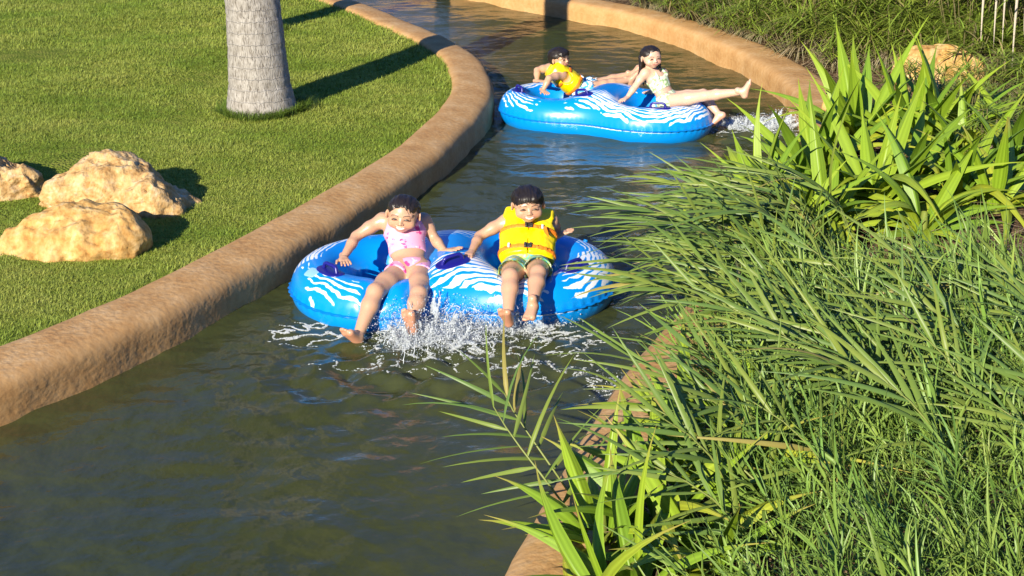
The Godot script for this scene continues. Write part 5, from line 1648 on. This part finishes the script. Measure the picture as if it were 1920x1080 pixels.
# ---------------------------------------------------------------- a distance field on a grid, meshed as surface nets
class Field:
	var o: Vector3
	var c: float
	var nx: int
	var ny: int
	var nk: int
	var v: PackedFloat32Array
	func _init(lo: Vector3, hi: Vector3, cell: float) -> void:
		o = lo - Vector3.ONE * cell * 2.0
		c = cell
		var s := (hi - lo) / cell
		nx = int(s.x) + 6; ny = int(s.y) + 6; nk = int(s.z) + 6
		v.resize(nx * ny * nk)
		v.fill(10.0)
	func _span(lo: Vector3, hi: Vector3) -> PackedInt32Array:
		var a := (lo - o) / c
		var b := (hi - o) / c
		return PackedInt32Array([clampi(int(a.x), 0, nx - 1), clampi(int(a.y), 0, ny - 1), clampi(int(a.z), 0, nk - 1), clampi(int(b.x) + 2, 0, nx), clampi(int(b.y) + 2, 0, ny), clampi(int(b.z) + 2, 0, nk)])
	# tapered capsule; k > 0 joins smoothly, k < 0 carves it away
	func cap(a: Vector3, b: Vector3, ra: float, rb: float, k: float) -> void:
		var kk := maxf(absf(k), 1e-5)
		var q4 := 0.25 / kk
		var m := maxf(ra, rb) + kk + c * 2.5
		var s := _span(a.min(b) - Vector3.ONE * m, a.max(b) + Vector3.ONE * m)
		var ab := b - a
		var inv := 1.0 / maxf(ab.length_squared(), 1e-9)
		var dr := rb - ra
		for z in range(s[2], s[5]):
			for y in range(s[1], s[4]):
				var at := (z * ny + y) * nx
				for x in range(s[0], s[3]):
					var p := o + Vector3(x, y, z) * c - a
					var t := clampf(p.dot(ab) * inv, 0.0, 1.0)
					var d := (p - ab * t).length() - ra - dr * t
					var e := v[at + x]
					if k >= 0.0:
						if d < e + kk:
							var h := kk - absf(e - d)
							v[at + x] = (e if e < d else d) - (h * h * q4 if h > 0.0 else 0.0)
					else:
						if d < kk - e:
							var h := kk - absf(e + d)
							v[at + x] = maxf(e, -d) + (h * h * q4 if h > 0.0 else 0.0)
	func ell(at_: Vector3, r: Vector3, turn: Basis, k: float) -> void:
		var kk := maxf(absf(k), 1e-5)
		var q4 := 0.25 / kk
		var m := maxf(r.x, maxf(r.y, r.z)) + kk + c * 2.5
		var s := _span(at_ - Vector3.ONE * m, at_ + Vector3.ONE * m)
		var inv := turn.transposed()
		var ir := Vector3.ONE / r
		for z in range(s[2], s[5]):
			for y in range(s[1], s[4]):
				var at := (z * ny + y) * nx
				for x in range(s[0], s[3]):
					var p := (inv * (o + Vector3(x, y, z) * c - at_)) * ir
					var k0 := p.length()
					var d := k0 * (k0 - 1.0) / maxf((p * ir).length(), 1e-6)
					var e := v[at + x]
					if k >= 0.0:
						if d < e + kk:
							var h := kk - absf(e - d)
							v[at + x] = (e if e < d else d) - (h * h * q4 if h > 0.0 else 0.0)
					else:
						if d < kk - e:
							var h := kk - absf(e + d)
							v[at + x] = maxf(e, -d) + (h * h * q4 if h > 0.0 else 0.0)
	func box(at_: Vector3, r: Vector3, turn: Basis, round_: float, k: float) -> void:
		var kk := maxf(absf(k), 1e-5)
		var q4 := 0.25 / kk
		var m := r.length() + round_ + kk + c * 2.5
		var s := _span(at_ - Vector3.ONE * m, at_ + Vector3.ONE * m)
		var inv := turn.transposed()
		for z in range(s[2], s[5]):
			for y in range(s[1], s[4]):
				var at := (z * ny + y) * nx
				for x in range(s[0], s[3]):
					var q := (inv * (o + Vector3(x, y, z) * c - at_)).abs() - r
					var d := q.max(Vector3.ZERO).length() + minf(maxf(q.x, maxf(q.y, q.z)), 0.0) - round_
					var e := v[at + x]
					if k >= 0.0:
						if d < e + kk:
							var h := kk - absf(e - d)
							v[at + x] = (e if e < d else d) - (h * h * q4 if h > 0.0 else 0.0)
					else:
						if d < kk - e:
							var h := kk - absf(e + d)
							v[at + x] = maxf(e, -d) + (h * h * q4 if h > 0.0 else 0.0)
	# keep what lies below the plane n . p = w
	func clip(n: Vector3, w: float, kk := 0.0) -> void:
		var at := 0
		for z in nk:
			for y in ny:
				for x in nx:
					var e := v[at]
					if e < 1.0:
						var d := n.dot(o + Vector3(x, y, z) * c) - w
						var r := maxf(e, d)
						if kk > 0.0:
							var h := kk - absf(e - d)
							if h > 0.0: r += h * h * 0.25 / kk
						v[at] = r
					at += 1
	func shift(by: float) -> void:
		for i in v.size(): v[i] -= by
	# carve away what another field of the same grid holds
	func minus(f: Field, by: float) -> void:
		for i in v.size(): v[i] = maxf(v[i], by - f.v[i])
	func surface() -> Array:
		var near := c * 1.8
		var index := PackedInt32Array()
		index.resize(v.size())
		index.fill(-1)
		var pts := PackedVector3Array()
		var cells := PackedInt32Array()
		var sx := 1
		var sy := nx
		var sz := nx * ny
		var cor := PackedInt32Array([0, sx, sy, sx + sy, sz, sx + sz, sy + sz, sx + sy + sz])
		var ea := PackedInt32Array([0, 2, 4, 6, 0, 1, 4, 5, 0, 1, 2, 3])
		var eb := PackedInt32Array([1, 3, 5, 7, 2, 3, 6, 7, 4, 5, 6, 7])
		for z in nk - 1:
			for y in ny - 1:
				var row := (z * ny + y) * nx
				for x in nx - 1:
					var i := row + x
					if absf(v[i]) > near: continue
					var inside := 0
					for q in 8:
						if v[i + cor[q]] < 0.0: inside += 1
					if inside == 0 or inside == 8: continue
					var sum := Vector3.ZERO
					var cnt := 0
					for e in 12:
						var va := v[i + cor[ea[e]]]
						var vb := v[i + cor[eb[e]]]
						if (va < 0.0) == (vb < 0.0): continue
						var t := va / (va - vb)
						var pa := Vector3(ea[e] & 1, (ea[e] >> 1) & 1, ea[e] >> 2)
						var pb := Vector3(eb[e] & 1, (eb[e] >> 1) & 1, eb[e] >> 2)
						sum += pa.lerp(pb, t)
						cnt += 1
					index[i] = pts.size()
					cells.append(i)
					pts.append(o + (Vector3(x, y, z) + sum / cnt) * c)
		var idx := PackedInt32Array()
		for i in cells:
			for ax in 3:
				var s := [sx, sy, sz][ax] as int
				var u := [sy, sz, sx][ax] as int
				var w := [sz, sx, sy][ax] as int
				if i - u - w < 0 or i + s >= v.size(): continue
				var in0 := v[i] < 0.0
				if in0 == (v[i + s] < 0.0): continue
				var a := index[i]; var b := index[i - u]; var d := index[i - u - w]; var e := index[i - w]
				if a < 0 or b < 0 or d < 0 or e < 0: continue
				if in0: idx.append_array(PackedInt32Array([a, d, b, a, e, d]))
				else: idx.append_array(PackedInt32Array([a, b, d, a, d, e]))
		return [pts, idx]
